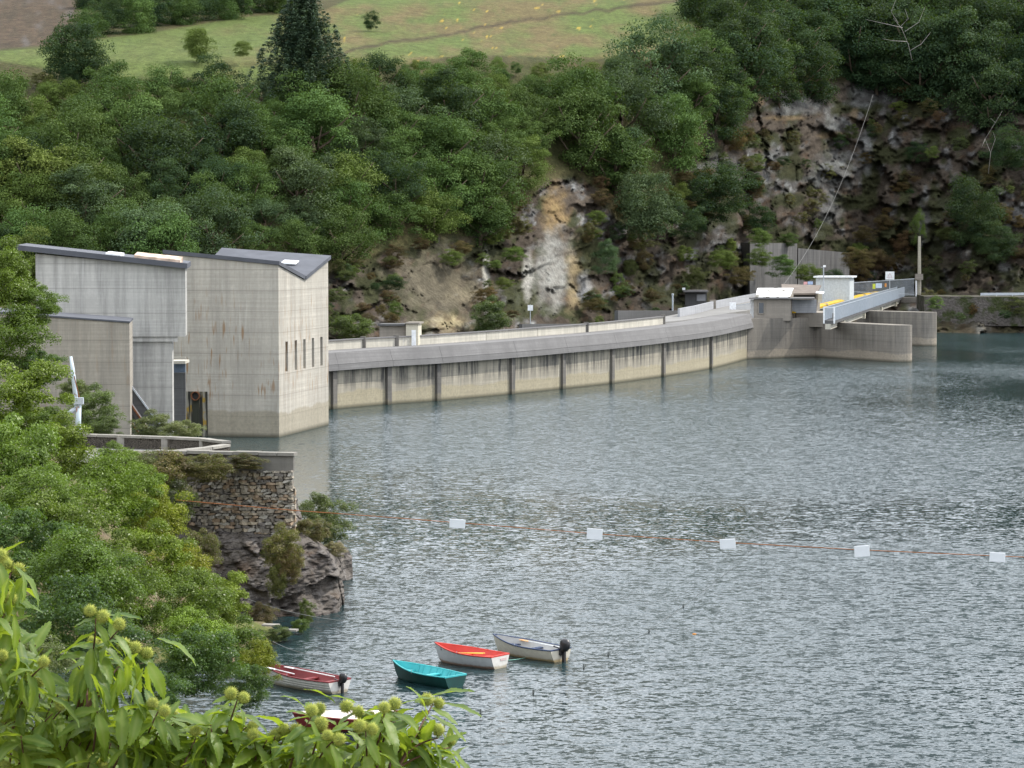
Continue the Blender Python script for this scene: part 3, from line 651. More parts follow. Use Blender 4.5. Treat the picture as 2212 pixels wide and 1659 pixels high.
# ------------------------------------------------------------------ spillway, piers, huts
A0 = G(1614, 776); A1 = G(1762, 771)
abz = W(1700, 689, A0.y).z
sp = empty('spillway_block', (A0.x, A0.y, 0), 'brown-grey concrete abutment at the far end of the dam carrying the huts', 'abutment')
part(MB().prism([v2(A0), v2(A1), (A1.x+3, A1.y+60), (A0.x+8, A0.y+75)], -3, abz), 'wall', M['spill'], sp)
u0 = W(1706, 676, A1.y+.3); u1 = W(1800, 676, A1.y-2)
part(MB().prism([(A1.x-3, A1.y+.0), (u1.x, A1.y-2.5), (u1.x+1.5, A1.y+10), (A1.x-3, A1.y+12)], abz-1.4, u1.z), 'deck_block', M['hut'], sp)
def pier(tipx, tipy, rootx, rooty, ytop, w, label):
    T = G(tipx, tipy); Rr = G(rootx, rooty); d = (T-Rr); l = d.length; d.normalize(); n = Vector((d.y, -d.x, 0))
    if n.x > 0: n = -n     # visible side faces camera
    zt = W(tipx, ytop, T.y).z; r = w/2; pts = []
    c = T-d*r-n*0
    side0 = Rr; pts.append(Rr)
    for k in range(13):
        a = -math.pi/2+math.pi*k/12
        pts.append(c-n*r+ (-n*(-1)*(-math.sin(a))*r*1.0) + d*math.cos(a)*r)
    pts.append(Rr-n*w)
    mb = MB().prism([v2(p) for p in pts], -3, zt)
    o = mb.build('spillway_pier', M['spill'], None); tag(o, label, 'pier'); return T, Rr, zt
pier(1940, 783, 1745, 770, 703, 3.4, 'nearer round-nosed concrete pier of the spillway, in front of the walkway')
pier(2003, 748, 1850, 742, 675, 3.6, 'farther round-nosed concrete pier beyond the spillway walkway')
# inner spillway walls under the bridge
tag(MB().prism([v2(G(1765, 768)), v2(G(1830, 742)), v2(G(1800, 735)), v2(G(1740, 755))], -2, 3.6).build('spillway_sill', M['darkwall']), 'dark concrete sill between the two spillway piers', 'sill')
# walkway bridge with railing
b0 = G(1802, 693, 6.0); b1 = G(1953, 640.5, 6.0); bd_ = (b1-b0).normalized(); bn_ = Vector((bd_.y, -bd_.x, 0))
br = empty('spillway_walkway', tuple(b0), 'long grey railed walkway bridge over the spillway beside the yellow beam', 'footbridge')
LB = (b1-b0).length
def bp(t, o, z): p = b0+bd_*(t*LB)-bn_*o; return Vector((p.x, p.y, z))
part(MB().prism([v2(bp(0, 0, 0)), v2(bp(1, 0, 0)), v2(bp(1, 1.6, 0)), v2(bp(0, 1.6, 0))], 5.55, 5.99), 'deck', M['darkwall'], br)
part(MB().prism([v2(bp(.0, .5, 0)), v2(bp(.97, .5, 0)), v2(bp(.97, 1.3, 0)), v2(bp(.0, 1.3, 0))], 4.75, 5.54), 'girder', M['parapet'], br)
for t in (.12, .37, .62, .87): part(MB().box(bp(t, .55, 4.98), (1.2, .9, .9), math.atan2(bd_.y, bd_.x)), 'bracket', M['cream'], br)
H = 1.95
for side_o in (0., 1.5):
    mb = MB(); mb.bar(bp(0, side_o, 6+H), bp(1, side_o, 6+H), .09); mb.bar(bp(0, side_o, 6.12), bp(1, side_o, 6.12), .07)
    part(mb, 'handrail', M['steel'], br)
    mb = MB(); nb = 420 if side_o == 0 else 160
    for k in range(nb+1): mb.bar(bp(k/nb, side_o, 6.0), bp(k/nb, side_o, 6+H), .10 if side_o == 0 else .1)
    part(mb, 'balusters', M['steel'], br, kind='stuff')
mb = MB(); 
mb.bar(bp(0, 0, 6+H), bp(0, 1.5, 6+H), .1); mb.bar(bp(0, 0, 5.6), bp(0, 0, 6+H+.1), .22); mb.bar(bp(0, 1.5, 5.6), bp(0, 1.5, 6+H+.1), .2)
part(mb, 'end_gate', M['white'], br)
# yellow beam segments
yb = empty('yellow_gate_beam', tuple(G(1718, 677, 6.9)), 'long yellow painted gate beam running beside the walkway', 'beam')
ys = [(1718, 672.5), (1755, 668.5), (1788, 658), (1832, 647.5), (1870, 637.5), (1905, 630.5)]
for k in range(5):
    a = G(ys[k][0], ys[k][1]+4, 6.7); b = G(ys[k+1][0]-2, ys[k+1][1]+4, 6.7); d = (b-a).normalized(); n = Vector((d.y, -d.x, 0)); hh = .5 if k else .3
    pr_ = [(0, .0), (0, hh*.6), (-.5, hh), (-1.1, hh), (-1.5, 0)]
    mb = MB(); vs = [a+n*o+Vector((0, 0, z)) for o, z in pr_]+[b+n*o+Vector((0, 0, z+(.15 if k == 0 else 0))) for o, z in pr_]
    mb.add(vs, [(0, 1, 2, 3, 4)[::-1], (5, 6, 7, 8, 9)]+[(i, (i+1) % 5, 5+(i+1) % 5, 5+i) for i in range(5)])
    part(mb, 'beam_section', M['yellow'], yb)
    if k: part(MB().box(a+n*-.4+Vector((0, 0, hh*.75)), (.5, .9, .3), math.atan2(d.y, d.x)), 'joint_plate', M['cream'], yb)
# huts
Yh = A0.y+4
h1 = empty('control_hut', (W(1660, 690, Yh).x, Yh, abz), 'brown rendered hut with a flaking white roof and one small window', 'hut')
part(boxpx(1628, 1708, 643, 693, Yh, 5, .2), 'wall', M['hut'], h1)
part(boxpx(1638.5, 1650.5, 653, 677.5, Yh-.06, .05), 'window', M['glass'], h1); 
fr = MB(); a = W(1638.5, 653, Yh-.12); b = W(1650.5, 677.5, Yh-.12)
for p, q in (((a.x, a.z), (b.x, a.z)), ((a.x, b.z), (b.x, b.z)), ((a.x, b.z), (a.x, a.z)), ((b.x, b.z), (b.x, a.z))): fr.bar((p[0], Yh-.1, p[1]), (q[0], Yh-.1, q[1]), .12)
part(fr, 'window_frame', M['hut'], h1)
part(boxpx(1618, 1760, 643.5, 646, Yh-.6, 5.5, .1), 'roof_slab', M['coping'], h1)
m = Mt('flaking_white_roof', .7, .3); nn = m.noise(m.map(m.pos(), (.8, .35, 1.2)), 1.3, 4); m.col(m.mix(m.ramp(nn, .56, .59), (.78, .78, .76), (.16, .15, .13)))
a, b = W(1632, 642.5, Yh-.2), W(1706, 642.5, Yh-.2); c_, d_ = W(1714, 622, Yh+6), W(1636, 622, Yh+6)
part(slabq([a+Vector((0, 0, .12)), b+Vector((0, 0, .12)), c_, d_], .14), 'roof', m.m, h1)
part(MB().add([a, b, c_-Vector((0, 0, .16)), d_-Vector((0, 0, .16)), Vector((c_.x, c_.y, a.z)), Vector((d_.x, d_.y, a.z))], [(1, 4, 2), (0, 3, 5), (2, 4, 5, 3)]), 'gable', M['hut'], h1)
part(boxpx(1620.5, 1630.5, 647, 692, Yh+1.5, .1), 'door', M['white'], h1)
part(boxpx(1708, 1764, 647, 676, Yh+2.5, .2), 'shutter', mwall, h1)
Y2 = Yh+16
h2 = empty('winch_hut', (W(1730, 660, Y2).x, Y2, abz), 'brown roofed winch hut behind the flaking white roof', 'hut')
part(boxpx(1708, 1764.5, 633, 672, Y2, 6, .2), 'wall', M['hut'], h2)
a, b = W(1690, 634, Y2-1), W(1764, 633, Y2-1); c_, d_ = W(1774, 616, Y2+6), W(1688, 613.5, Y2+6)
mr = plain('brown_roofing', (.17, .145, .125), .9, .2, .2, 1)
part(slabq([a, b, c_, d_], .25), 'roof', mr, h2); part(boxpx(1712, 1762, 634.5, 644, Y2-.05, .04), 'opening', M['slit'], h2)  # dark sheet on the wall stands in for the shaded gap under the roof
part(slabq([W(1764, 629, Y2-1), W(1781, 630, Y2-1), W(1778, 634, Y2-3), W(1762, 632, Y2-3)], .1), 'lean_to_roof', M['white'], h2)
part(boxpx(1766, 1776, 633, 652, Y2, 1.5), 'cupboard', M['cream'], h2)
Y3 = 470
k3 = empty('white_kiosk', (W(1800, 645, Y3).x, Y3, 6), 'pale flat-roofed transformer kiosk behind the yellow beam', 'kiosk')
part(boxpx(1762, 1835.5, 600, 668, Y3, 5, .28), 'wall', M['white2'], k3); part(boxpx(1757, 1840, 596.5, 599.9, Y3-.5, 6, .28), 'roof_slab', M['white'], k3)
# fence behind kiosk, signs, posts
Yf = 520
fc = empty('mesh_fence', (W(1900, 640, Yf).x, Yf, 6.), 'grey bar fence behind the walkway, right of the pale kiosk', 'fence')
def fpt(x, y): return W(x, y, Yf+(x-1840)*.12)
mb = MB(); mb.bar(fpt(1838, 611), fpt(1975, 602), .12); mb.bar(fpt(1838, 630), fpt(1975, 636), .1); part(mb, 'fence_rail', M['steel'], fc)
mb = MB()
for k in range(70): x = 1839+k*1.95; mb.bar(fpt(x, 640), fpt(x, 611-(x-1838)*.066), .05)
part(mb, 'fence_bars', M['steel'], fc, kind='stuff')
for (x0, x1, y0, y1, col_, nm) in ((1885, 1891, 613, 624, (.55, .6, .05), 'yellow'), (1892, 1905, 612, 622, (.5, .58, .68), 'pale blue'), (1911, 1915, 612, 620, (.6, .25, .05), 'orange'), (1736, 1744, 608.5, 614.5, (.65, .35, .35), 'red and white'), (1745, 1756, 608, 614.5, (.35, .45, .65), 'blue and white')):
    o = boxpx(x0, x1, y0, y1, 500 if x0 > 1800 else 455, .08).build('notice_plate', plain('plate_paint', col_, .5)); tag(o, 'small %s notice fixed %s' % (nm, 'on the grey fence beyond the walkway' if x0 > 1800 else 'above the brown hut roof'), 'sign')
def post_sign(x, yb_, yt, x0, x1, y0, y1, Y, label, r=.06, tri=False):
    e = empty('sign', tuple(W(x, yb_, Y)), label, 'sign'); part(MB().tube([W(x, yb_, Y), W(x, yt, Y)], r, 6), 'post', M['steel'], e)
    part(boxpx(x0, x1, y0, y1, Y-.15, .06), 'sign_board', M['white'], e)
    if tri:
        cxm = (x0+x1)/2; a = W(cxm, y0+4, Y-.17); b = W(cxm-5, y1-4, Y-.17); c = W(cxm+5, y1-4, Y-.17); t_ = MB(); 
        for p, q in ((a, b), (b, c), (c, a)): t_.bar(p, q, .08, .03, up=(0, 1, 0))
        part(t_, 'triangle_mark', plain('faded_red', (.55, .42, .44), .6), e)
post_sign(1922, 645, 588, 1912.5, 1932, 586.5, 604, 525, 'square white warning sign on a post at the far end of the walkway', tri=True)
post_sign(1145.5, 705, 658, 1140, 1151.5, 659, 671, 398, 'small white sign on a thin post behind the middle of the dam')
e = empty('concrete_pole', tuple(W(1986, 642, 548)), 'tall weathered concrete pole at the foot of the cliff', 'pole')
part(MB().tube([W(1986, 645, 548), W(1986, 510, 548)], [.42, .28], 4), 'shaft', M['cream'], e); part(MB().tube([W(1979, 640, 547), W(1979, 606, 547)], .2, 6), 'pipe', M['white'], e)
part(MB().box(W(1985, 598, 547), (1.6, .8, 1.2)), 'junction_box', M['hut'], e)
e = empty('lamp_mast', tuple(W(1779, 640, 462)), 'thin mast with a small floodlight rising in front of the pale kiosk', 'mast')
part(MB().tube([W(1779, 645, 462), W(1779, 576, 462)], .09, 6), 'post', M['steel'], e); part(MB().bar(W(1773, 577, 462), W(1784, 577, 462), .08), 'crossarm', M['steel'], e)
part(MB().box(W(1781, 575, 462), (.45, .3, .35)), 'floodlight', M['white'], e)
e = empty('thin_post', tuple(W(1453, 672, 430)), 'thin blue-grey post beside the far end of the dark retaining wall', 'post'); part(MB().tube([W(1453, 676, 430), W(1453, 638, 430)], .14, 6), 'shaft', M['steel'], e)
part(MB().tube([W(1453, 638, 430), W(1453, 634, 430)], .2, 6), 'cap', M['steel'], e)
e = empty('meter_shelter', tuple(W(1500, 655, 465)), 'small open shelter with a flat slab roof beyond the crest road', 'shelter')
part(boxpx(1476, 1530, 627, 631, 464, 4), 'roof_slab', M['coping'], e); part(boxpx(1480, 1527, 631.2, 668, 466, 1.5), 'back_wall', M['darkwall'], e); part(boxpx(1505, 1524, 636, 650, 465.9, .08), 'panel', mwall, e)
part(MB().box(W(1477, 624, 464), (.5, .4, .4)), 'lamp', M['white'], e)
# railing and white gate left of the hut
e = empty('hut_railing', tuple(W(1580, 690, 420)), 'white and grey railing with a gate left of the control hut', 'railing')
part(boxpx(1576, 1590, 653, 675, 421, .1), 'gate_panel', M['white'], e); mb = MB()
mb.bar(W(1590, 660, 421), W(1622, 655, 421), .09)
for k in range(14): mb.bar(W(1591+k*2.3, 680, 421), W(1591+k*2.3, 660-k*.36, 421), .06)
part(mb, 'bars', M['steel'], e, kind='stuff')
part(boxpx(1574, 1622, 674, 700, 422, 2), 'plinth', M['darkwall'], e)
# streaked wall on the cliff, guard rail on right bank, bank wall
cwp = [(1620, 524, 500), (1722, 526, 524), (1724, 536, 524.5), (1835, 546, 541)]; o = MB()
for (xa, ya, Ya), (xb, yb3, Yb) in (cwp[:2], cwp[2:]): A_, B_ = W(xa, ya, Ya), W(xb, yb3, Yb); o.prism([v2(A_), v2(B_), (B_.x-2, B_.y+14), (A_.x-2, A_.y+14)], 3, [A_.z, B_.z, B_.z, A_.z])
o = o.build('cliff_wall', concrete('old_concrete', (.17, .165, .16), .8, 0, 0)); tag(o, 'old streaked concrete wall set into the cliff behind the huts', 'wall')
e = empty('guard_rail', tuple(W(2160, 640, 516)), 'pale metal guard rail on the right-hand bank road', 'guard rail')
a, b = W(2119, 635.5, 516), W(2290, 634.5, 513); part(MB().bar(a, b, .1, .5), 'rail', M['steel'], e)
for k in range(6): p = a.lerp(b, k/5); part(MB().bar(p-Vector((0, 0, 1.2)), p+Vector((0, .1, .2)), .15), 'post', M['steel'], e)
rs_ = Mt('rubble_masonry', .95, .1); n1_ = rs_.noise(rs_.pos(), .5, 5); n2_ = rs_.noise(rs_.pos(), 2.5, 4); rs_.col(rs_.mix(rs_.ramp(n1_, .45, .6), rs_.mix(n2_, (.07, .06, .055), (.18, .165, .15)), (.05, .06, .025))); rs_.bump(n2_, 1, .4)
p0, p1 = W(1996, 640, 514), W(2330, 640, 504)
tag(MB().prism([v2(p0), v2(p1), (p1.x+2, p1.y+4), (p0.x+1, p0.y+16)], 1.2, p0.z).build('bank_wall', rs_.m), 'dark rubble retaining wall under the guard rail on the right bank', 'wall')
bn2 = None
tag(MB().prism([v2(W(1945, 650, 541)), v2(W(2000, 650, 538)), v2(W(2004, 650, 516)), v2(W(2010, 650, 560)), v2(W(1945, 650, 562))], -1, 5.9).build('walkway_abutment', M['spill']), 'concrete abutment carrying the far end of the walkway', 'abutment')
# cables on the cliff
def cable(name, a, b, sag, r, mat, label, n=24, cat='cable'):
    a = Vector(a); b = Vector(b); pts = [a.lerp(b, k/n)-Vector((0, 0, sag*4*(k/n)*(1-k/n))) for k in range(n+1)]
    o = MB().tube(pts, r, 5).build(name, mat); return tag(o, label, cat)
cable('cliff_cable', W(1886, 205, 560), W(1693, 614, 455), 4.2, .022, M['wire'], 'long grey cable hanging down the cliff to the brown hut roof')

# ------------------------------------------------------------------ stone wall and rock point
YS = 128.
wl, wr_ = W(250, 1000, YS+2), W(633, 1000, YS)
wd = Vector((wr_.x-wl.x, wr_.y-wl.y, 0)).normalized(); wn_ = Vector((wd.y, -wd.x, 0))
def wp(x, y, o=0.):
    t = (x-633)/(633-250); Y = YS-t*2; p = W(x, y, Y); return p+wn_*o
sw = empty('stone_wall', (wr_.x, wr_.y, 3), 'rough dry stone retaining wall with a flat coping above the rock point', 'wall')
mcore = plain('wall_core', (.13, .115, .095), .95, .1, .4, 3)
zt = wp(600, 984).z
bck = Vector((-.2, 1.5, 0))
part(MB().prism([v2(wp(250, 1000, -.06)), v2(wp(631, 1000, -.06)), v2(wp(631, 1000, -.06)+bck), v2(wp(250, 1000)+bck)], 2.2, zt-.02), 'core', mcore, sw)
mst = []
for k, c in enumerate(((.27, .24, .195), (.20, .18, .15), (.30, .255, .19), (.24, .18, .125), (.34, .32, .28), (.17, .155, .14))):
    mst.append(plain('wall_stone', c, .92, .15, .3, 9))
def stone_mesh(seed, mat):
    r = random.Random(seed); vs = []
    for z in (-.5, .5):
        for x, y in ((-.5, -.5), (-.12, -.58), (.2, -.55), (.5, -.5), (.5, .5), (-.5, .5)):
            k = .16; vs.append((x+r.uniform(-k, k), y+r.uniform(-.16, .16), z*(.82 if abs(x) > .4 else 1.05)+r.uniform(-.16, .16)))
    f = [(5, 4, 3, 2, 1, 0), (6, 7, 8, 9, 10, 11)]+[(i, (i+1) % 6, 6+(i+1) % 6, 6+i) for i in range(6)]
    return MB().add(vs, f).mesh('stone', mat)
SM = [stone_mesh(k, mst[k % 6]) for k in range(18)]
rr = random.Random(3); y = 1016.; ns = 0; ang = math.atan2(wd.y, wd.x); rest = []
while y < 1168:
    hgt = rr.uniform(4.4, 8); x = 634-rr.uniform(0, 5)
    xl = np.interp(y, [1016, 1040, 1075, 1110, 1140, 1170], [470, 420, 392, 385, 450, 500]); xr = np.interp(y, [1016, 1120, 1150, 1170], [634, 634, 625, 600])
    x = xr
    while x > xl:
        w_ = rr.uniform(7, 22); c = wp(x-w_/2, y+hgt/2, rr.uniform(-.02, .07))
        if c.z > 1.8:
            rest.append((c-sw.location, (rr.uniform(-.15, .15), rr.uniform(-.2, .2), ang+rr.uniform(-.12, .12)), ((w_-rr.uniform(.3, 1.6))/F*YS, .36, (hgt-rr.uniform(.2, 1.2))*rr.uniform(.85, 1.15)/F*YS), rr.randrange(18)))
        x -= w_
    y += hgt
rest.sort(key=lambda q: -q[2][0]*q[2][2]); ns = len(rest)
for c, ro, sc3_, k in rest[:283]:
    o = link(bpy.data.objects.new('stone', SM[k]), sw); o.location = c; o.rotation_euler = ro; o.scale = sc3_
from mathutils import Euler
mb = MB()
for c, ro, sc3_, k in rest[283:]:
    T_ = Matrix.LocRotScale(c, Euler(ro), Vector(sc3_)); mb.add([T_@v.co for v in SM[k].vertices], [tuple(p.vertices) for p in SM[k].polygons])
if mb.v: tag(mb.build('small_stones', mst[1], sw), kind='stuff')
# right return stones
for i in range(17):
    z = 2.4+i*.215
    for j in range(1):
        o = link(bpy.data.objects.new('stone', SM[(i*3+j) % 18]), sw); p = wp(632, 1000)+bck.normalized()*(.45+j*.95+(i % 2)*.3); o.location = Vector((p.x, p.y, z))-sw.location
        o.rotation_euler = (0, 0, math.pi/2+.12); o.scale = (.9, .3, .19)
part(MB().prism([v2(wp(490, 1000, .02)), v2(wp(634, 1000, .02)), v2(wp(634, 1000, -.2)), v2(wp(490, 1000, -.2))], wp(560, 1017).z, zt-.03), 'render_band', concrete('grey_render', (.20, .19, .17), .4), sw)
mcop = concrete('coping_stone_mat', (.28, .265, .235), .4)
xs_ = [330, 352, 405, 455, 505, 560, 600, 637]
for a, b in zip(xs_[:-1], xs_[1:]):
    zj = zt+rr.uniform(-.02, .02)
    part(MB().prism([v2(wp(a+.6, 1000, .14)), v2(wp(b-.6, 1000, .14)), v2(wp(b-.6, 1000, -.5)), v2(wp(a+.6, 1000, -.5))], zj, zj+.15), 'coping_stone', mcop, sw)
# terrace slab behind
TZ = 6.32
tag(MB().prism([v2(wp(180, 1000, -1.6)), v2(wp(590, 1000, -1.6)), v2(G(492, 984, 6.3)), v2(G(442, 975, 6.3)), v2(G(360, 970, 6.3)), v2(G(90, 960, 6.3))], 3, TZ).build('terrace_path', M['road']), kind='structure')
# parapet walls around the terrace (each run has stones as relief + cap stones)
mcap = concrete('weathered_cap', (.36, .34, .30), .4)
mpar = Mt('rubble_parapet', .95, .1); vv = mpar.nd('ShaderNodeTexVoronoi'); mpar.set(vv.inputs['Vector'], mpar.map(mpar.pos(), (2.2, 2.2, 3.6))); vv.feature = 'DISTANCE_TO_EDGE'
mpar.col(mpar.mix(mpar.ramp(vv.outputs['Distance'], .03, .1), (.05, .045, .04), mpar.mix(mpar.noise(mpar.pos(), 4), (.10, .085, .07), (.30, .27, .23)))); mpar.bump(mpar.ramp(vv.outputs['Distance'], 0, .2), 1, .1)
def run_wall(name, pts, h, w, label):
    e = empty(name, tuple(pts[0]), label, 'wall')
    for a, b in zip(pts[:-1], pts[1:]):
        a = Vector(a); b = Vector(b)
        part(MB().bar(a+Vector((0, 0, h/2)), b+Vector((0, 0, h/2)), w, h), 'wall_run', mpar.m, e)
        n = max(1, int((b-a).length/1.3))
        for k in range(n): part(MB().bar(a.lerp(b, (k+.02)/n)+Vector((0, 0, h+.07)), a.lerp(b, (k+.98)/n)+Vector((0, 0, h+.07+rr.uniform(-.01, .01))), w+.16, .13), 'cap_stone', mcap, e)
    for p in pts[1:-1]: part(MB().box(Vector(p)+Vector((0, -.05, h*.5)), (.42, w+.12, h+.1)), 'pillar', mcap, e)
    return e
TB = 152.
run_wall('terrace_parapet', [G(120, 964, 6.3), G(262, 969, 6.3), G(358, 972, 6.3), G(440, 976, 6.3), G(490, 983, 6.3)], .62, .4, 'low curved stone parapet on the lake side of the terrace, farthest from the coping')
run_wall('terrace_parapet', [G(332, 1004, 6.3), G(395, 997, 6.3), G(450, 991, 6.3), G(489, 984.5, 6.3)], .5, .4, 'short stone parapet curving back from the front coping of the terrace')
# rock point
def rock_surface():
    lev = [1120, 1150, 1175, 1200, 1225, 1250, 1285, 1320, 1345, 1375]   # picture heights of the front corner
    nu, nv = 200, 150; V = []
    xr_ = lambda y: np.interp(y, [1080, 1150, 1180, 1205, 1232, 1250, 1290, 1340, 1400], [640, 660, 700, 728, 738, 742, 745, 743, 745])
    for j in range(nv):
        y = 1075+(1400-1075)*j/(nv-1)
        Yf_ = np.interp(y, [1075, 1140, 1170, 1250, 1345, 1400], [130.0, 128.6, 127.2, 126.2, 124.9, 124.6]); xc = xr_(y)
        ptsp = [(250, Yf_+6), (360, Yf_+1.5), (480, Yf_+.2), (600, Yf_+.2), (xc-14, Yf_+1.2), (xc, Yf_+4), (xc-6, Yf_+9), (xc-60, Yf_+16)]
        acc = [0]
        for a, b in zip(ptsp[:-1], ptsp[1:]): acc.append(acc[-1]+math.hypot((b[0]-a[0])/43, b[1]-a[1]))
        for i in range(nu):
            s = acc[-1]*i/(nu-1); V.append((np.interp(s, acc, [p[0] for p in ptsp]), y, np.interp(s, acc, [p[1] for p in ptsp])))
    V = np.array(V); dx = (V[:, 0]-CX)/F; dy = (CY-V[:, 1])/F; s = 128/(cp_+dy*sp_)
    Z = CAMZ+s*(-sp_+dy*cp_)
    k = V[:, 2]; Pp = np.stack([dx*k, k, CAMZ+(k/(cp_+dy*sp_))*(-sp_+dy*cp_)], 1)
    q = np.stack([Pp[:, 0]*.9+Pp[:, 2]*.35, Pp[:, 1]*.9, Pp[:, 2]*.8-Pp[:, 0]*.5], 1)
    strat = fbm(np.stack([q[:, 0]*.35, q[:, 1]*.35, q[:, 2]*2.6], 1), 5, 3); blk = fbm(q*.8, 6, 3); vert = fbm(np.stack([Pp[:, 0]*1.3, Pp[:, 1]*1.3, Pp[:, 2]*.2], 1), 9, 3)
    rt = np.clip((V[:, 0]-620)/60, 0, 1); d = strat*.3+np.floor(strat*7)/7*.6*rt+np.floor(blk*4)/4*.35+vert*.4*(1-rt)+facets(V[:, 0]-V[:, 1]*.2, V[:, 1]+V[:, 0]*.3, 50, 70, 9)*.9+facets(V[:, 0], V[:, 1]+V[:, 0]*.45, 20, 15, 10)*.3+facets(V[:, 0], V[:, 1]+V[:, 0]*.45, 8, 6, 11)*.1
    Pp[:, 1] -= d*.8; Pp[:, 0] += d*.18; return Pp, nu, nv
Pp, nu, nv = rock_surface(); idx = np.arange(nu*nv).reshape(nv, nu)
rme = mesh_np('rock_point', Pp, np.stack([idx[:-1, :-1], idx[1:, :-1], idx[1:, 1:], idx[:-1, 1:]], -1).reshape(-1, 4))
rm = Mt('slate_rock', .85, .25); q1 = rm.noise(rm.map(rm.pos(), (1.5, 1.5, 2.0), rot=(0, .45, 0)), .55, 6, .65); q2 = rm.noise(rm.map(rm.pos(), (2.2, 2.2, .25)), 1, 5, .6); q3 = rm.noise(rm.pos(), 4, 5, .7)
st3 = rm.noise(rm.map(rm.pos(), (.3, .3, 6), rot=(0, .42, 0)), 1, 3, .5)
cc = rm.mix(rm.ramp(q1, .35, .65), (.075, .064, .056), (.165, .145, .125)); cc = rm.mix(rm.ramp(q2, .5, .68, 0, .7), cc, (.20, .185, .175))
cc = rm.mix(rm.ramp(st3, .56, .62, 0, .7), cc, (.035, .03, .03)); cc = rm.mix(rm.ramp(q3, .64, .72, 0, .8), cc, (.36, .35, .34)); cc = rm.mix(rm.ramp(rm.noise(rm.pos(), .5, 3), .58, .7, 0, .5), cc, (.13, .08, .045))
rm.col(cc); rm.bump(rm.math('ADD', q3, rm.math('MULTIPLY', st3, 1.5)), .9, .2); rme.materials.append(rm.m)
rko = link(bpy.data.objects.new('rock_point', rme)); tag(rko, kind='structure')
rb = MB(); 
def boulder(name, c, s, seed, mat, label=None):
    v, f = [], []; n = 14
    for j in range(9):
        for i in range(n):
            t, p_ = math.pi*j/8, 2*math.pi*i/n; v.append((math.sin(t)*math.cos(p_), math.sin(t)*math.sin(p_), math.cos(t)))
    V = np.array(v); V = V*(1+.55*np.floor(fbm(V*1.5, seed, 3)*6)/6)[:, None]*np.array(s)+np.array(c)
    for j in range(8):
        for i in range(n): f.append((j*n+i, (j+1)*n+i, (j+1)*n+(i+1) % n, j*n+(i+1) % n))
    o = MB().add(V.tolist(), f).build(name, mat); return tag(o, label, 'rock') if label else o
b_ = W(738, 1225, 140); boulder('boulder', (b_.x-.1, 140, .55), (.75, 1.6, 1.35), 4, rm.m, 'dark pointed boulder at the waterline behind the rock point')

# ------------------------------------------------------------------ white and rusty leaning barrier on the left
YP = 140
e = empty('raised_barrier', tuple(W(180, 950, YP)), 'rust-spotted pale blue raised barrier pole with a diagonal strut by the terrace', 'barrier')
m = Mt('chipped_blue_white_paint', .55, .4); nn = m.noise(m.map(m.pos(), (3, 3, 1.2)), 1.4, 4); m.col(m.mix(m.ramp(nn, .60, .66), (.52, .60, .66), (.28, .13, .07)))
part(MB().tube([W(171, 930, YP+.3), W(157, 800, YP+.3), W(153, 770, YP+.3)], [.13, .12, .07], 10), 'boom', m.m, e, True)
part(MB().tube([W(168, 950, YP), W(170, 862, YP)], .15, 10), 'post', m.m, e, True); part(MB().tube([W(110, 917, YP), W(168, 880, YP)], .11, 8), 'strut', M['steel'], e, True)
part(MB().box(W(170, 866, YP-.15), (.5, .3, .35)), 'hinge_box', M['steel'], e); part(MB().tube([W(160, 812, YP), W(172, 862, YP)], .03, 5), 'stay_wire', M['rust'], e)

# ------------------------------------------------------------------ boats
def hull_pts(L_, B_, sheer, n=22, m_=8, inner=0., floor=None):
    rows = []
    for i in range(n):
        t = i/(n-1)
        b = B_/2*(.80+.20*math.sin(min(t/.42, 1)*math.pi/2))*(1-max(0, (t-.42)/.58)**2.3)
        b = max(b-inner, .004); s = sheer*(1+.55*t**2.4+.08*(1-t)); k = -.12 if floor is None else floor
        kz = k+(.25*sheer)*max(0, (t-.8)/.2)**2
        row = []
        for j in range(m_+1):
            v = j/m_; yy = b*(v**.42)*(1-.12*(1-v)*v); z = kz+(s-(0.0 if not inner else .0)-kz)*v**1.55
            x = t*(L_-.28*L_*.12)+.10*L_*v*max(0, (t-.6)/.4)**2-(inner*1.2 if t > .9 else -inner if t < .05 else 0)-.03*(1-v)*(1 if t < .01 else 0)
            row.append((x, yy, z))
        rows.append(row)
    return rows
def shell(rows, flip=False, transom=True):
    mb = MB(); n, m_ = len(rows), len(rows[0])
    for sgn in (1, -1):
        o = len(mb.v)
        for r in rows: mb.v += [(p[0], sgn*p[1], p[2]) for p in r]
        for i in range(n-1):
            for j in range(m_-1):
                f = (o+i*m_+j, o+(i+1)*m_+j, o+(i+1)*m_+j+1, o+i*m_+j+1); mb.f.append(f if (sgn < 0) != flip else f[::-1])
    return mb
def transom_mb(rows, th=.05):
    r = rows[0]; pts = [(p[1], p[2]) for p in r]+[(-p[1], p[2]) for p in r[::-1]]; n = len(pts); x = r[-1][0]
    return MB().add([(x-.004-.02, a, b) for a, b in pts]+[(x+th, a*.99, b) for a, b in pts], [tuple(range(n)), tuple(range(n, 2*n))[::-1]]+[(i, (i+1) % n, n+(i+1) % n, n+i) for i in range(n)])
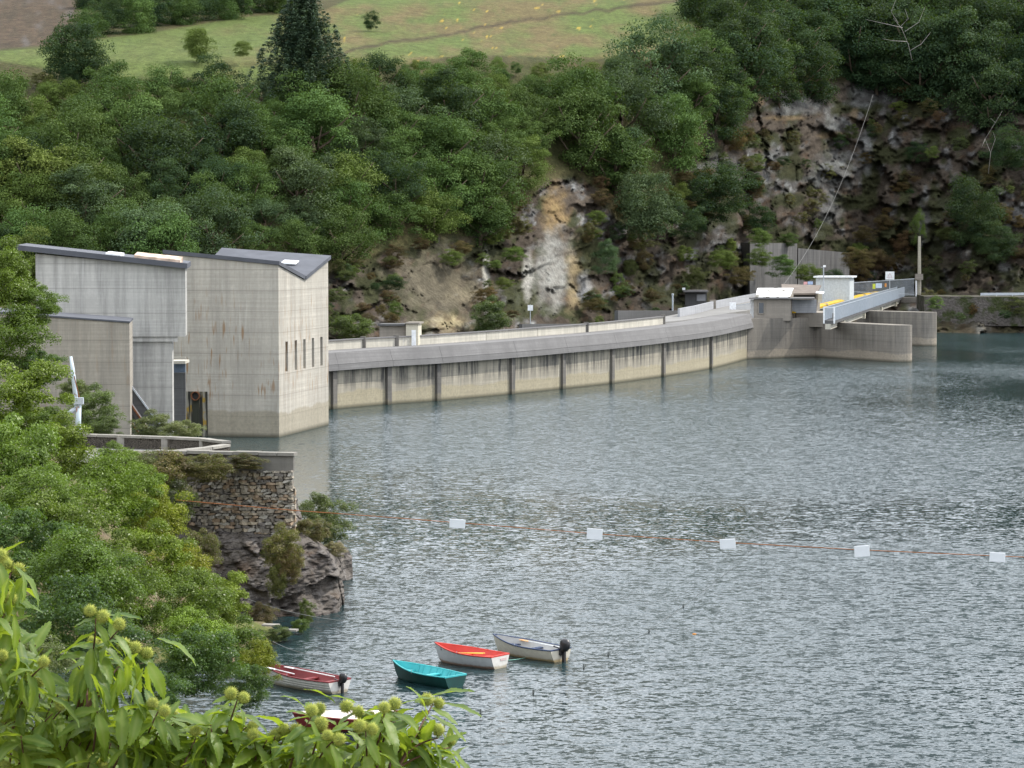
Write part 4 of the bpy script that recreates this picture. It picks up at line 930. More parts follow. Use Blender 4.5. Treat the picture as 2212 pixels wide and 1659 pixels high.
def boat(name, bow, stern, B_, sheer, mats, label, thwarts=(.25, .5, .78), cover=False, strakes=False):
    bow, stern = Vector(bow), Vector(stern); d = bow-stern; L_ = math.hypot(d.x, d.y)*1.0
    e = empty(name, (stern.x, stern.y, 0), label, 'boat', 'small moored boats'); e.rotation_euler = (0, 0, math.atan2(d.y, d.x))
    out = hull_pts(L_, B_, sheer); inn = hull_pts(L_, B_, sheer, inner=.035, floor=.05)
    shell(out).build('hull', mats['hull'], e, True); shell(inn, True).build('interior', mats['inner'], e, True)
    transom_mb(out).build('transom', mats.get('transom', mats['hull']), e)
    mb = MB()
    for sgn in (1, -1): mb.tube([(r[-1][0], sgn*(r[-1][1]-.012), r[-1][2]) for r in out], .032, 6)
    mb.build('gunwale', mats['rim'], e, True)
    mb = MB(); a = out[0][-1]; mb.bar((a[0], -a[1], a[2]), (a[0], a[1], a[2]), .06); mb.build('transom_cap', mats['rim'], e)
    if strakes:
        mb = MB()
        for j in (5, 6, 7):
            for sgn in (1, -1): mb.tube([(r[j][0], sgn*(r[j][1]+.008), r[j][2]) for r in out], .014, 4)
        mb.build('strakes', mats['hull'], e, True)
    for t in thwarts:
        i = int(t*(len(inn)-1)); r = inn[i]; z = sheer*.72+(.12*sheer if t > .7 else 0); yb = np.interp(z, [p[2] for p in r], [p[1] for p in r])
        wd_ = .24 if t < .7 else .5
        if t > .7:
            r2 = inn[min(i+4, len(inn)-2)]; y2 = np.interp(z, [p[2] for p in r2], [p[1] for p in r2])
            MB().add([(r[0][0], -yb, z), (r2[0][0], -y2, z), (r2[0][0], y2, z), (r[0][0], yb, z)]+[(r[0][0], -yb, z-.04), (r2[0][0], -y2, z-.04), (r2[0][0], y2, z-.04), (r[0][0], yb, z-.04)], [(0, 1, 2, 3), (7, 6, 5, 4), (0, 4, 5, 1), (1, 5, 6, 2), (2, 6, 7, 3), (3, 7, 4, 0)]).build('thwart', mats['seat'], e)
        else: MB().box((r[0][0], 0, z), (wd_, 2*yb-.01, .04)).build('thwart', mats['seat'], e)
    if cover:
        mb = MB(); rows = [[(r[-1][0], (r[-1][1]-.02)*k/5, r[-1][2]+.035+.05*(1-(k/5)**2)) for k in range(-5, 6)] for r in out[1:-1]]
        n = 11; o = 0
        for r in rows: mb.v += r
        for i in range(len(rows)-1):
            for j in range(n-1): mb.f.append((i*n+j, (i+1)*n+j, (i+1)*n+j+1, i*n+j+1))
        mb.build('cover', mats['cover'], e, True)
    return e, L_, out
def outboard(e, z0, col_cowl, tilt=0., k=1.):
    r = empty('outboard_motor', (0, 0, 0)); r.parent = e; r.location = (-.08, 0, z0); r.rotation_euler = (0, tilt, 0); r.scale = (k, k, k)
    mb = MB(); vs = []
    for z, a, b, xo in ((.0, .15, .12, -.1), (.12, .22, .15, -.14), (.30, .24, .15, -.16), (.42, .18, .12, -.15), (.46, .10, .07, -.14)):
        for q in range(10): t = q*math.pi/5; vs.append((xo+a*math.cos(t), b*math.sin(t), z))
    mb.add(vs, [(i*10+q, i*10+(q+1) % 10, (i+1)*10+(q+1) % 10, (i+1)*10+q) for i in range(4) for q in range(10)]+[tuple(range(9, -1, -1)), tuple(range(40, 50))]); mb.build('cowling', col_cowl, r, True)
    MB().box((-.1, 0, -.3), (.13, .09, .62)).build('leg', M['black'], r); MB().box((0, 0, -.06), (.12, .24, .2)).build('clamp', M['black'], r)
    MB().bar((0, 0, .06), (.38, .05, .14), .045).build('tiller', M['black'], r)
def oar(e, a, b, label, mat, blade=True, bmat=None):
    Mx = Matrix.Translation(e.location)@e.rotation_euler.to_matrix().to_4x4(); a = Mx@Vector(a); b = Mx@Vector(b)
    t = empty('oar', tuple(a), label, 'oar', 'oars lying in the boats'); part(MB().tube([a, b], .024, 6), 'shaft', mat, t, True)
    d = (b-a).normalized(); part(MB().bar(b-d*.02, b+d*.5, .13, .025), 'blade', bmat or mat, t)
teal = plain('teal_paint', (.045, .37, .39), .5, .4, .12, 2); dgreen = plain('dark_green_hull', (.006, .045, .04), .4, .4, .25, 2)
red = plain('red_paint', (.50, .045, .03), .5, .4, .12, 2); maroon = plain('maroon_paint', (.19, .028, .03), .5, .4, .2, 2)
def hullpaint(name, c, low):
    m = Mt(name, .45, .4); z = m.sep(m.pos(), 2); n = m.noise(m.pos(), 5, 4); f = m.ramp(m.math('ADD', z, m.math('MULTIPLY', n, .12)), .12, .2, 1, 0)
    m.col(m.mix(m.math('MULTIPLY', f, .8), m.mix(m.ramp(n, .3, .7), tuple(x*.85 for x in c), c), low)); return m.m
whull = hullpaint('grey_white_hull', (.50, .51, .52), (.22, .10, .04)); chull = hullpaint('cream_hull', (.58, .54, .45), (.38, .26, .10)); w2hull = hullpaint('white_hull', (.62, .60, .56), (.30, .25, .16))
e1, L1, o1 = boat('teal_rowing_boat', G(857, 1431, .62), G(984, 1463, .42), 1.5, .44, dict(hull=dgreen, inner=teal, rim=teal, seat=teal, transom=dgreen), 'teal rowing boat with a dark green hull, empty, moored between its neighbours', (.2, .48, .82))
e2, L2, o2 = boat('red_rowing_boat', G(948, 1395, .65), G(1080, 1422, .42), 1.6, .50, dict(hull=whull, inner=red, rim=red, seat=red, transom=w2hull), 'grey-white rowing boat with a bright red interior and rim', (.3, .62))  # transom whiter than the sides: its sunlit look is put into the paint
navy = plain('navy_paint', (.03, .05, .11), .5, .4, .2, 2); greyin = plain('grey_interior', (.37, .37, .36), .6, .3, .15, 2)
e3, L3, o3 = boat('blue_trimmed_boat', G(1074, 1377, .62), G(1211, 1406, .45), 1.6, .48, dict(hull=chull, inner=greyin, rim=navy, seat=navy, transom=chull), 'cream boat with blue trim and a black outboard, farthest from shore', (.2, .5, .8))
outboard(e3, .46, M['black'], 0, 1.15)
e4, L4, o4 = boat('clinker_boat', G(575, 1440, .6), G(733, 1474, .42), 1.6, .46, dict(hull=w2hull, inner=maroon, rim=maroon, seat=maroon, transom=w2hull), 'white clinker boat with a maroon interior and black outboard, partly behind the shore bushes', (.22, .5, .8), strakes=True)
outboard(e4, .42, M['black'], 0, .85)
cov = plain('cream_cover', (.72, .66, .56), .8, .2, .08, 1)
e5, L5, o5 = boat('covered_boat', G(647, 1534, .75), G(866, 1541, .5), 1.9, .42, dict(hull=maroon, inner=maroon, rim=maroon, seat=maroon, cover=cov), 'maroon boat under a cream cover, half hidden behind the chestnut leaves', (), cover=True)
yo = plain('yellow_oar', (.72, .55, .08), .5); wo_ = plain('white_oar', (.7, .72, .72), .5); oo = plain('orange_wood', (.62, .33, .14), .5)
oar(e2, (.95*L2*.33, -.3, .5), (L2*.62, .05, .46), 'yellow oar in the red boat, nearer the rim', yo); oar(e2, (L2*.30, -.1, .52), (L2*.64, .25, .48), 'yellow oar in the red boat, farther from the rim', yo)
oar(e4, (L4*.18, -.5, .50), (L4*.72, -.42, .60), 'white oar along the near rim of the maroon-lined boat', wo_); oar(e4, (L4*.5, .45, .58), (L4*.75, .5, .66), 'white oar on the far rim of the maroon-lined boat', wo_)
oar(e3, (L3*.15, -.5, .5), (L3*.62, -.46, .56), 'white oar with orange blade on the near rim of the blue-trimmed boat', wo_, bmat=oo)
for k in range(9):
    t = .12+.085*k; i = int(t*21); r = hull_pts(L1, 1.5, .44, inner=.035, floor=.05)[i]
    for sgn in (1, -1): MB().tube([(p[0], sgn*(p[1]-.012), p[2]+.01) for p in r[1:]], .014, 4).build('rib', teal, e1)
for e_, Lx, Bx, zz_ in ((e1, L1, 1.5, .46), (e2, L2, 1.6, .52), (e3, L3, 1.6, .50), (e4, L4, 1.6, .48)):
    for sgn in (1, -1): MB().tube([(Lx*.52, sgn*(Bx/2-.02), zz_), (Lx*.52, sgn*(Bx/2-.02), zz_+.14)], .014, 5).build('rowlock', M['steel'], e_)
# details: dark block for the shade in the red boat's bow opening, number plate, ring fender
MB().box((L2*.86, .34, .60), (.16, .03, .12)).build('bow_hole', M['slit'], e2); MB().box((-.035, -.2, .36), (.012, .42, .10)).build('number_plate', plain('pinkish_plate', (.55, .42, .40), .6), e2)
MB().tube([(L2*.99, -.1, .5), (L2*1.0, -.14, .3), (L2*.99, -.1, .12)], .03, 6).build('fender', M['black'], e2)
cable('mooring_rope', (e2.location.x, e2.location.y, .35), G(1170, 1408, .05), .12, .012, plain('green_rope', (.2, .45, .38), .7), 'thin green rope trailing from the stern of the red boat', 12, 'rope')
cable('mooring_rope', G(992, 1463, .35), G(1010, 1466, .0), .02, .012, M['wire'], 'short pale rope at the stern of the teal boat', 6, 'rope')

# ------------------------------------------------------------------ overhead cable with white boards
YC = 110
cpts = [(380, 1080), (640, 1103), (740, 1110), (988, 1129), (1284, 1153), (1572, 1172), (1862, 1188), (2155, 1201), (2420, 1212)]
o = MB().tube([W(x, y, YC) for x, y in cpts], .018, 6).build('marker_cable', M['rope_rust']); tag(o, 'rusty orange cable stretched over the water carrying white boards', 'cable')
brd = plain('board_white', (.66, .68, .70), .6, .3, .05)
tr0 = random.Random(2)
words = ['first white board on the rusty cable, nearest the stone wall', 'second white board along the rusty cable from the stone wall', 'middle one of the five white boards on the rusty cable', 'fourth white board along the rusty cable, over mid lake', 'rightmost white board on the rusty cable, at the picture edge']
for (x, y, w_, h_), lb in zip(((988, 1131.5, 34, 19), (1284.5, 1154, 34, 24), (1572, 1175, 34, 21), (1862, 1191, 33, 24), (2154.5, 1204, 34, 20)), words):
    a = W(x-w_/2, y+h_/2, YC-.08); b = W(x+w_/2, y-h_/2, YC-.08)
    e = empty('marker_board', tuple((a+b)/2), lb, 'board', 'white boards hung on the rusty cable')
    part(MB().prism([(a.x, YC-.09), (b.x, YC-.09), (b.x, YC-.05), (a.x, YC-.05)], a.z, b.z), 'panel', brd, e, bevel=.008)
    e.rotation_euler = (0, tr0.uniform(-.07, .07), 0)
    part(MB().box(((a.x*.7+b.x*.3), YC-.02, W(x, y, YC).z+.02), (.05, .09, .07)).box(((a.x*.3+b.x*.7), YC-.02, W(x, y, YC).z+.02), (.05, .09, .07)), 'clip', M['rust'], e)
def hang(x, y0, y1, Y, i, knot=True, orange=False, where=''):
    e = empty('hanging_line', tuple(W(x, y0, Y)), where, 'line', 'thin lines hanging from the cables'); part(MB().tube([W(x, y0, Y), W(x, y1, Y)], .0035*Y/100, 4), 'thread', M['string'], e)
    if knot: c = W(x, y0, Y); part(MB().tube([c+Vector((0, 0, .08)), c, c-Vector((0, 0, .1))], [.012, .04*Y/90, .012], 6), 'knot', M['string'], e)
    if orange: c = W(x, y1, Y); part(MB().tube([c+Vector((-.09, 0, .0)), c, c+Vector((.09, 0, 0))], [.02, .05, .02], 6), 'float', plain('orange_float', (.6, .25, .05), .6), e)
for x, y0, y1 in ((929, 1125, 1280), (1358, 1159, 1290), (1500, 1168, 1370), (1645, 1176, 1320), (1787, 1184, 1292), (1930, 1192, 1310)):
    hang(x, y0, y1, YC, 0, False, x == 1500, 'thin line hanging from the rusty cable%s' % (' with an orange float' if x == 1500 else ' over open water'))
sec = [(1648, 1178, 110), (1476, 1310, 96), (1402, 1364, 88), (1314, 1414, 80), (1261, 1441, 74), (1152, 1496, 64), (1038, 1540, 55), (960, 1562, 50), (880, 1590, 46)]
o = MB().tube([W(*p) for p in sec], [.014*p[2]/110 for p in sec], 5).build('support_line', M['string']); tag(o, 'thin dark line with knots sloping from the rusty cable to the near shore', 'cable')
for (x, y, Y), dl in zip(sec[1:-1], (170, 150, 60, 40, 90, 115, 70)): hang(x, y, y+dl, Y, 0, True, False, 'thin knotted line hanging from the dark sloping line')
cable('rock_line', W(470, 1268, 123), W(742, 1341, 121), .25, .014, M['wire'], 'pale wire running down across the rock point into the water')
cable('rock_line', W(590, 1386, 112), W(724, 1416, 111), .2, .012, M['wire'], 'pale wire reaching the water below the low grassy shore')

# ------------------------------------------------------------------ far trees
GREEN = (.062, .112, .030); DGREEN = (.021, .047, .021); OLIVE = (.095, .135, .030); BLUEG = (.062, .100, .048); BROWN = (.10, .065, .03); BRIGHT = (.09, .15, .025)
tr = random.Random(17); cnt = 0
BOT = [(-200, 640), (600, 600), (700, 590), (850, 550), (1000, 520), (1080, 490), (1130, 440), (1200, 385), (1330, 395), (1420, 410), (1480, 350), (1550, 280), (1650, 235), (1800, 190), (1900, 175), (1960, 190), (2050, 260), (2400, 270)]
TOPL = [(-200, 215), (0, 215), (200, 235), (330, 225), (600, 225), (760, 205), (900, 200), (1100, 190), (1300, 190), (1470, 195), (1500, 60), (1600, -40), (2400, -60)]
def tree_label(x, y, c, r, right):
    tone = {DGREEN: 'dark', OLIVE: 'olive-toned', BLUEG: 'grey-green', GREEN: 'green'}[c]; size = 'very broad' if r > 104 else 'broad' if r > 88 else 'narrow' if r < 66 else 'round'
    if right:
        return 'dark %s clifftop tree, %s, %s' % (size, 'top row' if y < 20 else 'second row' if y < 100 else 'above bare rock', 'left of the dead tree' if x < 1850 and x > 1680 else 'near the meadow' if x <= 1580 else 'left of the cliff cable' if x <= 1680 else 'around the dead tree' if x < 2040 else 'right of the dead tree' if x < 2140 else 'at the right edge')
    pl = 'above the pale box building' if x < 200 else 'above the box-tower gap' if x < 420 else 'above the tower' if x < 600 else 'below the conifer' if x < 740 else 'right of the conifer' if x < 900 else 'above the cream kiosk' if x <= 1060 else 'over the ochre rock scar' if x < 1280 else 'over the rounded slope tree'
    row = 'along the meadow edge' if y < 220 else 'in the upper wood' if y < 300 else 'in mid wood' if y < 420 else 'in the lowest row'
    return '%s %s tree %s, %s' % (size, tone, row, pl)
y = 620
while y > -80:
    x = -160+tr.uniform(0, 60)
    while x < 2380:
        xx, yy = x+tr.uniform(-18, 18), y+tr.uniform(-14, 14)
        if ipx(TOPL, xx) < yy < ipx(BOT, xx):
            Y = float(depth(xx, yy)); r = tr.uniform(56, 116)*(.68 if yy < 260 and xx < 1400 else 1)/F*Y; right = xx > 1480
            z0 = W(xx, yy, Y); c = Vector((z0.x, z0.y-1.5, z0.z+r*.35+.5)); kind = tr.random()
            col_ = DGREEN if (right and kind < .92) or kind < .2 else OLIVE if kind > .84 and not right else BLUEG if kind > .70 and not right else GREEN  # clifftop trees mostly darker: the shadow up there is put into leaf colour
            if right: lb, gp = 'dark leafy tree in the shaded wood on top of the cliff', 'dark trees on the clifftop'
            elif xx > 1060: lb, gp = 'round-topped green tree in the wood between the meadow and the rocky slope', 'trees above the rocky slope'
            elif yy < 300: lb, gp = 'green tree in the upper wood just below the meadow', 'trees under the meadow'
            else: lb, gp = 'leafy green tree in the dense wood behind the concrete buildings', 'trees behind the buildings'
            lb = tree_label(xx, yy, col_, r/Y*F, right)
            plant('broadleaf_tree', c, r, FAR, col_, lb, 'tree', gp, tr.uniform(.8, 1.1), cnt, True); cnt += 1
        x += 98 if yy > 250 else 66
    y -= 54 if y > 250 else 38
print('far trees', cnt)
def fardot(x, y, rpx, color, name, label, cat, zs=1., dY=-6, meshes=None, group=None, seed=None, stem=False):
    global cnt
    Y = float(depth(x, min(y+rpx*.6, 700)))+dY; cnt += 1
    return plant(name, W(x, y, Y), rpx/F*Y, meshes or FAR, color, label, cat, group, zs, cnt if seed is None else seed, stem)
fardot(165, 118, 80, DGREEN, 'broadleaf_tree', 'large rounded dark tree standing against the pale meadow at upper left', 'tree', .95, stem=False, meshes=DENSE)
fardot(428, 98, 34, OLIVE, 'small_tree', 'lone small light green tree in the meadow left of the conifer', 'tree', 1.2, meshes=DENSE, stem=False)
fardot(525, 108, 24, OLIVE, 'meadow_bush', 'low bush on the meadow between the small tree and the conifer', 'bush', .8, stem=False)
fardot(802, 48, 22, DGREEN, 'meadow_bush', 'single dark bush beside the brown lane in the meadow', 'bush', 1.1, stem=False)
fardot(1395, 445, 72, BLUEG, 'broadleaf_tree', 'rounded grey-green tree growing out of the rocky slope', 'tree', 1.1, -12, DENSE)
fardot(1550, 415, 92, DGREEN, 'broadleaf_tree', 'wide dark green tree right of the rounded grey-green one', 'tree', .8, -12)
fardot(1480, 480, 52, DGREEN, 'broadleaf_tree', 'lower dark tree between the two trees on the rocky slope', 'tree', .8, -10)
fardot(1640, 480, 46, DGREEN, 'cliff_bush', 'dark bush above the old streaked wall on the cliff', 'bush', .8, -8)
fardot(1060, 686, 50, (.075, .10, .035), 'round_bush', 'large round green bush just behind the dam parapet', 'bush', .9, -8, BUSH)
fardot(762, 712, 50, OLIVE, 'round_bush', 'spreading olive bush behind the dam beside the tower', 'bush', .75, -8, BUSH)
fardot(1312, 560, 34, BLUEG, 'cliff_bush', 'small grey-green bush below the rounded tree', 'bush', 1.2, -8)
fardot(1337, 612, 20, BRIGHT, 'cliff_bush', 'small bright green sapling on the rocky slope', 'bush', 1.5, -8, SPARSE)
fardot(2110, 470, 68, DGREEN, 'cliff_bush', 'tall dark bush on the right part of the cliff', 'bush', 1.2, -8)
fardot(2160, 530, 55, DGREEN, 'cliff_bush', 'wide dark bush at the right edge low on the cliff', 'bush', .8, -8)
fardot(1985, 500, 22, BRIGHT, 'ivy_patch', 'bright green ivy climbing beside the concrete pole', 'ivy', 2.4, -6, SPARSE)
fardot(2180, 330, 60, DGREEN, 'cliff_bush', 'dark bush above the bare pale branch at the right edge', 'bush', .9, -8)
fardot(2022, 655, 26, BRIGHT, 'ivy_patch', 'green creeper hanging over the bank wall right of the farther pier', 'creeper', .7, -14, SPARSE)
# belt of trees beyond the meadow
for k, x in enumerate(range(190, 640, 34)):
    yb2 = ipx(FIELD_HI, x)-22; fardot(x, yb2-6-(k % 3)*6, 44+(k*7 % 13), DGREEN if k % 3 else GREEN, 'hedgerow_tree', 'tree in the dark belt along the top edge of the meadow', 'tree', 1.05, 4, group='trees along the top of the meadow')
for k, x in enumerate(range(200, 620, 50)):
    fardot(x, ipx(FIELD_HI, x)-75, 48, DGREEN, 'hedgerow_tree', 'tree in the dark belt along the top edge of the meadow', 'tree', 1.05, 20, group='trees along the top of the meadow')
# bushes along the forest/meadow edge and over the rocks
for k in range(34):
    x = tr.uniform(0, 1480); fardot(x, ipx(TOPL, x)-tr.uniform(18, 60), tr.uniform(12, 30), tr.choice([GREEN, OLIVE, DGREEN, (.10, .10, .035)]), 'hedge_bush', 'ragged bush on the edge of the meadow '+('left of the lone small tree' if x < 400 else 'between the small tree and the conifer' if x < 600 else 'beside the conifer' if x < 760 else 'right of the conifer' if x < 1100 else 'near the right end of the meadow'), 'bush', tr.uniform(.7, 1.1), -2, group='bushes along the meadow edge', stem=False)
for k in range(260):
    x = tr.uniform(700, 2260); lo = ipx(BOT, x); y = tr.uniform(max(lo-10, 190), 700 if x < 1500 or x > 1990 else 610)
    if 1130 < x < 1260 and y > 390: continue
    if 860 < x < 1040 and 560 < y < 690: continue
    if 1620 < x < 1850 and 495 < y < 640: continue
    if 1640 < x < 1900 and y < 400 and tr.random() < .55: continue
    fardot(x, y, tr.uniform(10, 32), tr.choice([DGREEN, OLIVE, BROWN, BROWN, (.06, .07, .025), (.085, .05, .03)]), 'cliff_shrub', 'brown and green scrub on rocks '+('behind the dam' if x < 1100 else 'around the ochre scar' if x < 1300 else 'above the dark retaining wall' if x < 1500 else 'left of the cliff cable' if x < 1750 else 'right of the cliff cable' if x < 2000 else 'at the right edge')+(', high up' if y < 350 else ', low down' if y > 560 else ', halfway up'), 'shrub', tr.uniform(.5, 1.), -3, SPARSE if tr.random() < .4 else FAR, group='scrub on the rocks', stem=False)
for k, (x, y, r, Y, c) in enumerate(((1640, 560, 34, 494, OLIVE), (1690, 578, 38, 502, GREEN), (1745, 590, 36, 512, OLIVE), (1800, 604, 30, 528, DGREEN), (1645, 518, 30, 498, OLIVE), (1705, 520, 24, 518, GREEN), (1600, 600, 34, 488, BROWN), (1850, 560, 36, 530, BROWN), (1565, 560, 34, 480, OLIVE))):
    plant('slope_bush', W(x, y, Y), r/F*Y, FAR, c, 'scrubby bush beside the old streaked wall, number from the left edge of it'.replace(', number from the left edge of it', [' at its lower left', ' below its middle', ' below the step in it', ' at its lower right', ' on its top left edge', ' on its top edge by the step', ', brown, beyond the crest road wall', ', brown, at its right end', ', farthest left on the green slope'][k]), 'bush', None, .7, 700+k, False)
# conifer
def conifer_mesh():
    r = random.Random(4); cs, rs = [], []
    for k in range(19):
        z = -1+2.0*k/18; br_ = (1-(k/18)**1.1)*.62+.05
        for j in range(15 if k < 15 else 6):
            a = j*2.4+k*1.1+r.random(); l = br_*(.45+.65*r.random())
            for q in (.25, .4, .55, .7, .85, 1.): cs.append((math.cos(a)*l*q, math.sin(a)*l*q, z+.16*q+r.uniform(-.03, .03))); rs.append(.115-.06*q)
            cs.append((math.cos(a)*l, math.sin(a)*l, z+.30)); rs.append(.04); cs.append((math.cos(a)*l*.97, math.sin(a)*l*.97, z+.38)); rs.append(.025); cs.append((math.cos(a)*l*1.01, math.sin(a)*l*1.01, z+.24)); rs.append(.045)
    return leafy('crown', cs, rs, 34, .038, 9, M['needle'], 1.5, .9, .3, .8)
Yc = float(depth(655, 235)); ce = empty('conifer', tuple(W(655, 115, Yc-4)), 'tall dark conifer standing above the wood against the meadow', 'tree')
sc_ = 112/F*Yc; ce.scale = (sc_*1.75, sc_*1.75, sc_*1.05)
o = link(bpy.data.objects.new('crown', conifer_mesh()), ce); o.color = (.03, .058, .034, 1); link(bpy.data.objects.new('trunk', MB().tube([(0, 0, -1.3), (0, 0, 1.)], [.05, .01], 6).mesh('trunk', M['bark'])), ce)
# dead branches
def dead(name, segs, Y, r0, label, cat='tree'):
    e = empty(name, tuple(W(segs[0][0][0], segs[0][0][1], Y)), label, cat)
    for s in segs: part(MB().tube([W(x, y, Y-k*.3) for k, (x, y) in enumerate(s)], [r0*(1-.75*k/(len(s)-1)) for k in range(len(s))], 5), 'bare_branch', M['deadwood'], e, True)
dead('dead_tree', [[(1970, 130), (1962, 95), (1948, 62), (1930, 40)], [(1960, 90), (1930, 88), (1905, 84)], [(1950, 60), (1915, 52), (1870, 42)], [(1945, 58), (1962, 40), (1955, 20)], [(1955, 68), (1985, 48), (1998, 15)], [(1940, 50), (1925, 25), (1935, 0)], [(1965, 110), (1990, 95), (2010, 70)]], 572, .08, 'bleached dead tree with bare branches at the top of the cliff')
dead('dead_branch', [[(2135, 375), (2140, 330), (2128, 300), (2150, 265), (2165, 240)], [(2128, 300), (2120, 320)], [(2150, 265), (2140, 255)], [(2140, 330), (2150, 300), (2145, 285)]], 548, .06, 'pale bare crooked branch on the right part of the cliff', 'branch')
dead('birch_trunk', [[(548, 22), (546, 8), (540, -12)], [(568, 22), (568, 0), (570, -14)]], 560, .18, 'pale thin birch trunks behind the top edge of the meadow')

# ------------------------------------------------------------------ near bushes and trees on the left bank
NG = (.115, .18, .022); NB = (.175, .25, .022); NDk = (.05, .11, .022); NY = (.26, .27, .015); NO = (.12, .16, .05); NBr = (.15, .11, .04)
near = [ # x, y, r, Y, colour, zs, label
 (10, 605, 80, 150, NG, 1.1, 'oak branch crown reaching in front of the pale building, uppermost at the left edge'),
 (80, 665, 66, 150, NG, .8, 'dense green tree lobe overlapping the brown wing'),
 (25, 745, 98, 148, NG, .9, 'dark green tree below the uppermost crown at the left edge'),
 (85, 800, 58, 147, NDk, .8, 'small dark crown left of the raised barrier'),
 (30, 880, 110, 110, NB, .9, 'bright green tree beside the foot of the raised barrier'),
 (130, 985, 95, 104, NB, .85, 'bright leafy bush in front of the terrace path'),
 (20, 1020, 120, 96, NG, 1., 'large green bush at the left edge below the barrier'),
 (240, 1075, 92, 98, NB, .9, 'bright green bush below the terrace coping'),
 (330, 1125, 76, 100, NY, .95, 'yellowing bush in front of the stone wall'),
 (150, 1170, 120, 90, NG, .95, 'wide green bush in the middle of the left bank'),
 (335, 1215, 84, 95, NB, .95, 'light green bush left of the rock point'),
 (30, 1200, 110, 84, NDk, 1., 'dark bush behind the chestnut leaves at the left edge'),
 (250, 1300, 105, 86, NG, .95, 'green bush above the chestnut burrs'),
 (400, 1330, 95, 90, NG, 1., 'green bush between the chestnut and the rock point'),
 (480, 1300, 62, 96, NB, 1.0, 'upright light bush in front of the dark rock'),
 (520, 1410, 70, 93, NG, 1., 'green bush at the water beside the white clinker boat'),
 (430, 1440, 95, 84, NDk, .9, 'dark bush low on the bank above the boats'),
 (140, 1350, 110, 78, NDk, .9, 'shaded bush directly behind the topmost burrs'),
 (530, 1490, 56, 88, NDk, .9, 'lowest dark bush touching the water near the boats'),
 (330, 1500, 80, 76, NDk, .8, 'dark bush just above the chestnut foliage'),
 (250, 1010, 60, 106, NB, .8, 'bright bush just under the road at the left end of the wall'),
 (90, 1090, 95, 92, NG, .9, 'green bush left of the bright bush below the coping'),
 (180, 1250, 110, 82, NG, .9, 'green bush straight above the topmost burr cluster'),
 (380, 1240, 70, 97, NY, .9, 'yellow-tinged bush touching the left edge of the rock'),
 (420, 1390, 90, 86, NB, .8, 'light bush at the middle of the shore, above the white boat'),
 (250, 1420, 110, 76, NDk, .8, 'dark bush behind the chestnut sprig with four burr clusters'),
 (300, 1060, 60, 102, NB, 1., 'slim bright bush overlapping the left end of the stone wall'),
 (555, 1440, 48, 91, NY, 1.1, 'yellow-green bush at the bow of the white clinker boat'),
 (100, 930, 60, 108, NG, .8, 'green bush at the foot of the diagonal strut'),
 (60, 1430, 90, 72, NO, .7, 'greyish bush seen between chestnut leaves'),
 (205, 890, 52, 160, NO, 1.0, 'rounded olive bush right of the raised barrier'),
 (160, 850, 36, 162, NO, .9, 'small olive bush behind the raised barrier'),
 (225, 925, 34, 156, NO, .7, 'low bush at the left end of the terrace parapet'),
]
for k, (x, y, r, Y, c, zs, lb) in enumerate(near):
    plant('leafy_bush' if k > 3 else 'oak_tree', W(x, y, Y), r/F*Y*(1.12 if k > 3 else 1.), BUSH, c, lb, 'bush' if k > 3 else 'tree', None, zs, 300+k, False, 'crown')
scr = [(330, 925, 44, 170, (.16, .17, .07), .7, 'feathery pale bush in front of the pale pier'), (395, 935, 38, 168, (.16, .17, .07), .65, 'feathery pale bush under the outlet pipe'),
 (360, 1030, 62, 130.5, NBr, .75, 'brown and green creeper spilling over the left end of the stone wall'), (450, 1015, 55, 131, NBr, .55, 'brownish scrub hanging over the wall top'), (300, 1010, 50, 130, (.09, .10, .035), .7, 'green scrub at the left end of the wall coping'),
 (530, 1000, 42, 132, (.13, .09, .04), .4, 'dry scrub growing on the wall just below the coping'),
 (430, 1200, 42, 125, (.12, .10, .04), 1.2, 'brown scrub between the yellowing bush and the rock'), (375, 1090, 48, 129, (.055, .06, .03), .9, 'dark shaded scrub beside the stonework'),
 (700, 1130, 50, 142, (.085, .11, .04), 1.1, 'grey-green bush behind the corner of the stone wall'), (668, 1150, 40, 134, (.17, .12, .05), .7, 'dry brown scrub on the shoulder of the rock point'),
 (610, 1190, 42, 127.5, (.16, .12, .035), 1.1, 'yellow-brown creeper hanging down the middle of the rock'), (600, 1260, 20, 126.5, (.12, .13, .03), 1.9, 'thin green creeper tail on the dark rock'), (628, 1225, 28, 126.8, (.13, .09, .035), 1.3, 'brown fern clump on the rock beside the creeper'),
 (662, 1325, 16, 122.5, (.10, .13, .03), 1.7, 'small green tuft near the foot of the rock'), (648, 1352, 18, 120, BRIGHT, .8, 'small bright round bush on the low shore'),
 (600, 1370, 30, 117.5, (.10, .13, .04), .5, 'low grass tussock on the little shore'), (720, 1190, 22, 135, (.30, .22, .12), .8, 'straw-coloured dry grass on the rock edge'),
 (510, 985, 26, 144, (.11, .14, .05), .35, 'weeds at the end of the curved parapet'), (566, 1330, 30, 122, (.20, .15, .08), .8, 'dry grass at the foot of the rock point')]
for k, (x, y, r, Y, c, zs, lb) in enumerate(scr):
    Y = Y-4.2 if 124 < Y < 135.5 and k < 17 else Y
    plant('scrub', W(x, y, Y), r/F*Y*1.25, BUSH, c, lb, 'shrub', None, zs, 400+k, False, 'foliage')
# low concrete ledges at the little shore
for k, (x, y) in enumerate(((585, 1350), (625, 1361))):
    c = W(x, y, 119-k); tag(MB().box((c.x, c.y, c.z), (.75, .4, .08), -.2).build('ledge_slab', mcap), '%s pale concrete slab on the little shore' % ('left' if k == 0 else 'right'), 'slab')

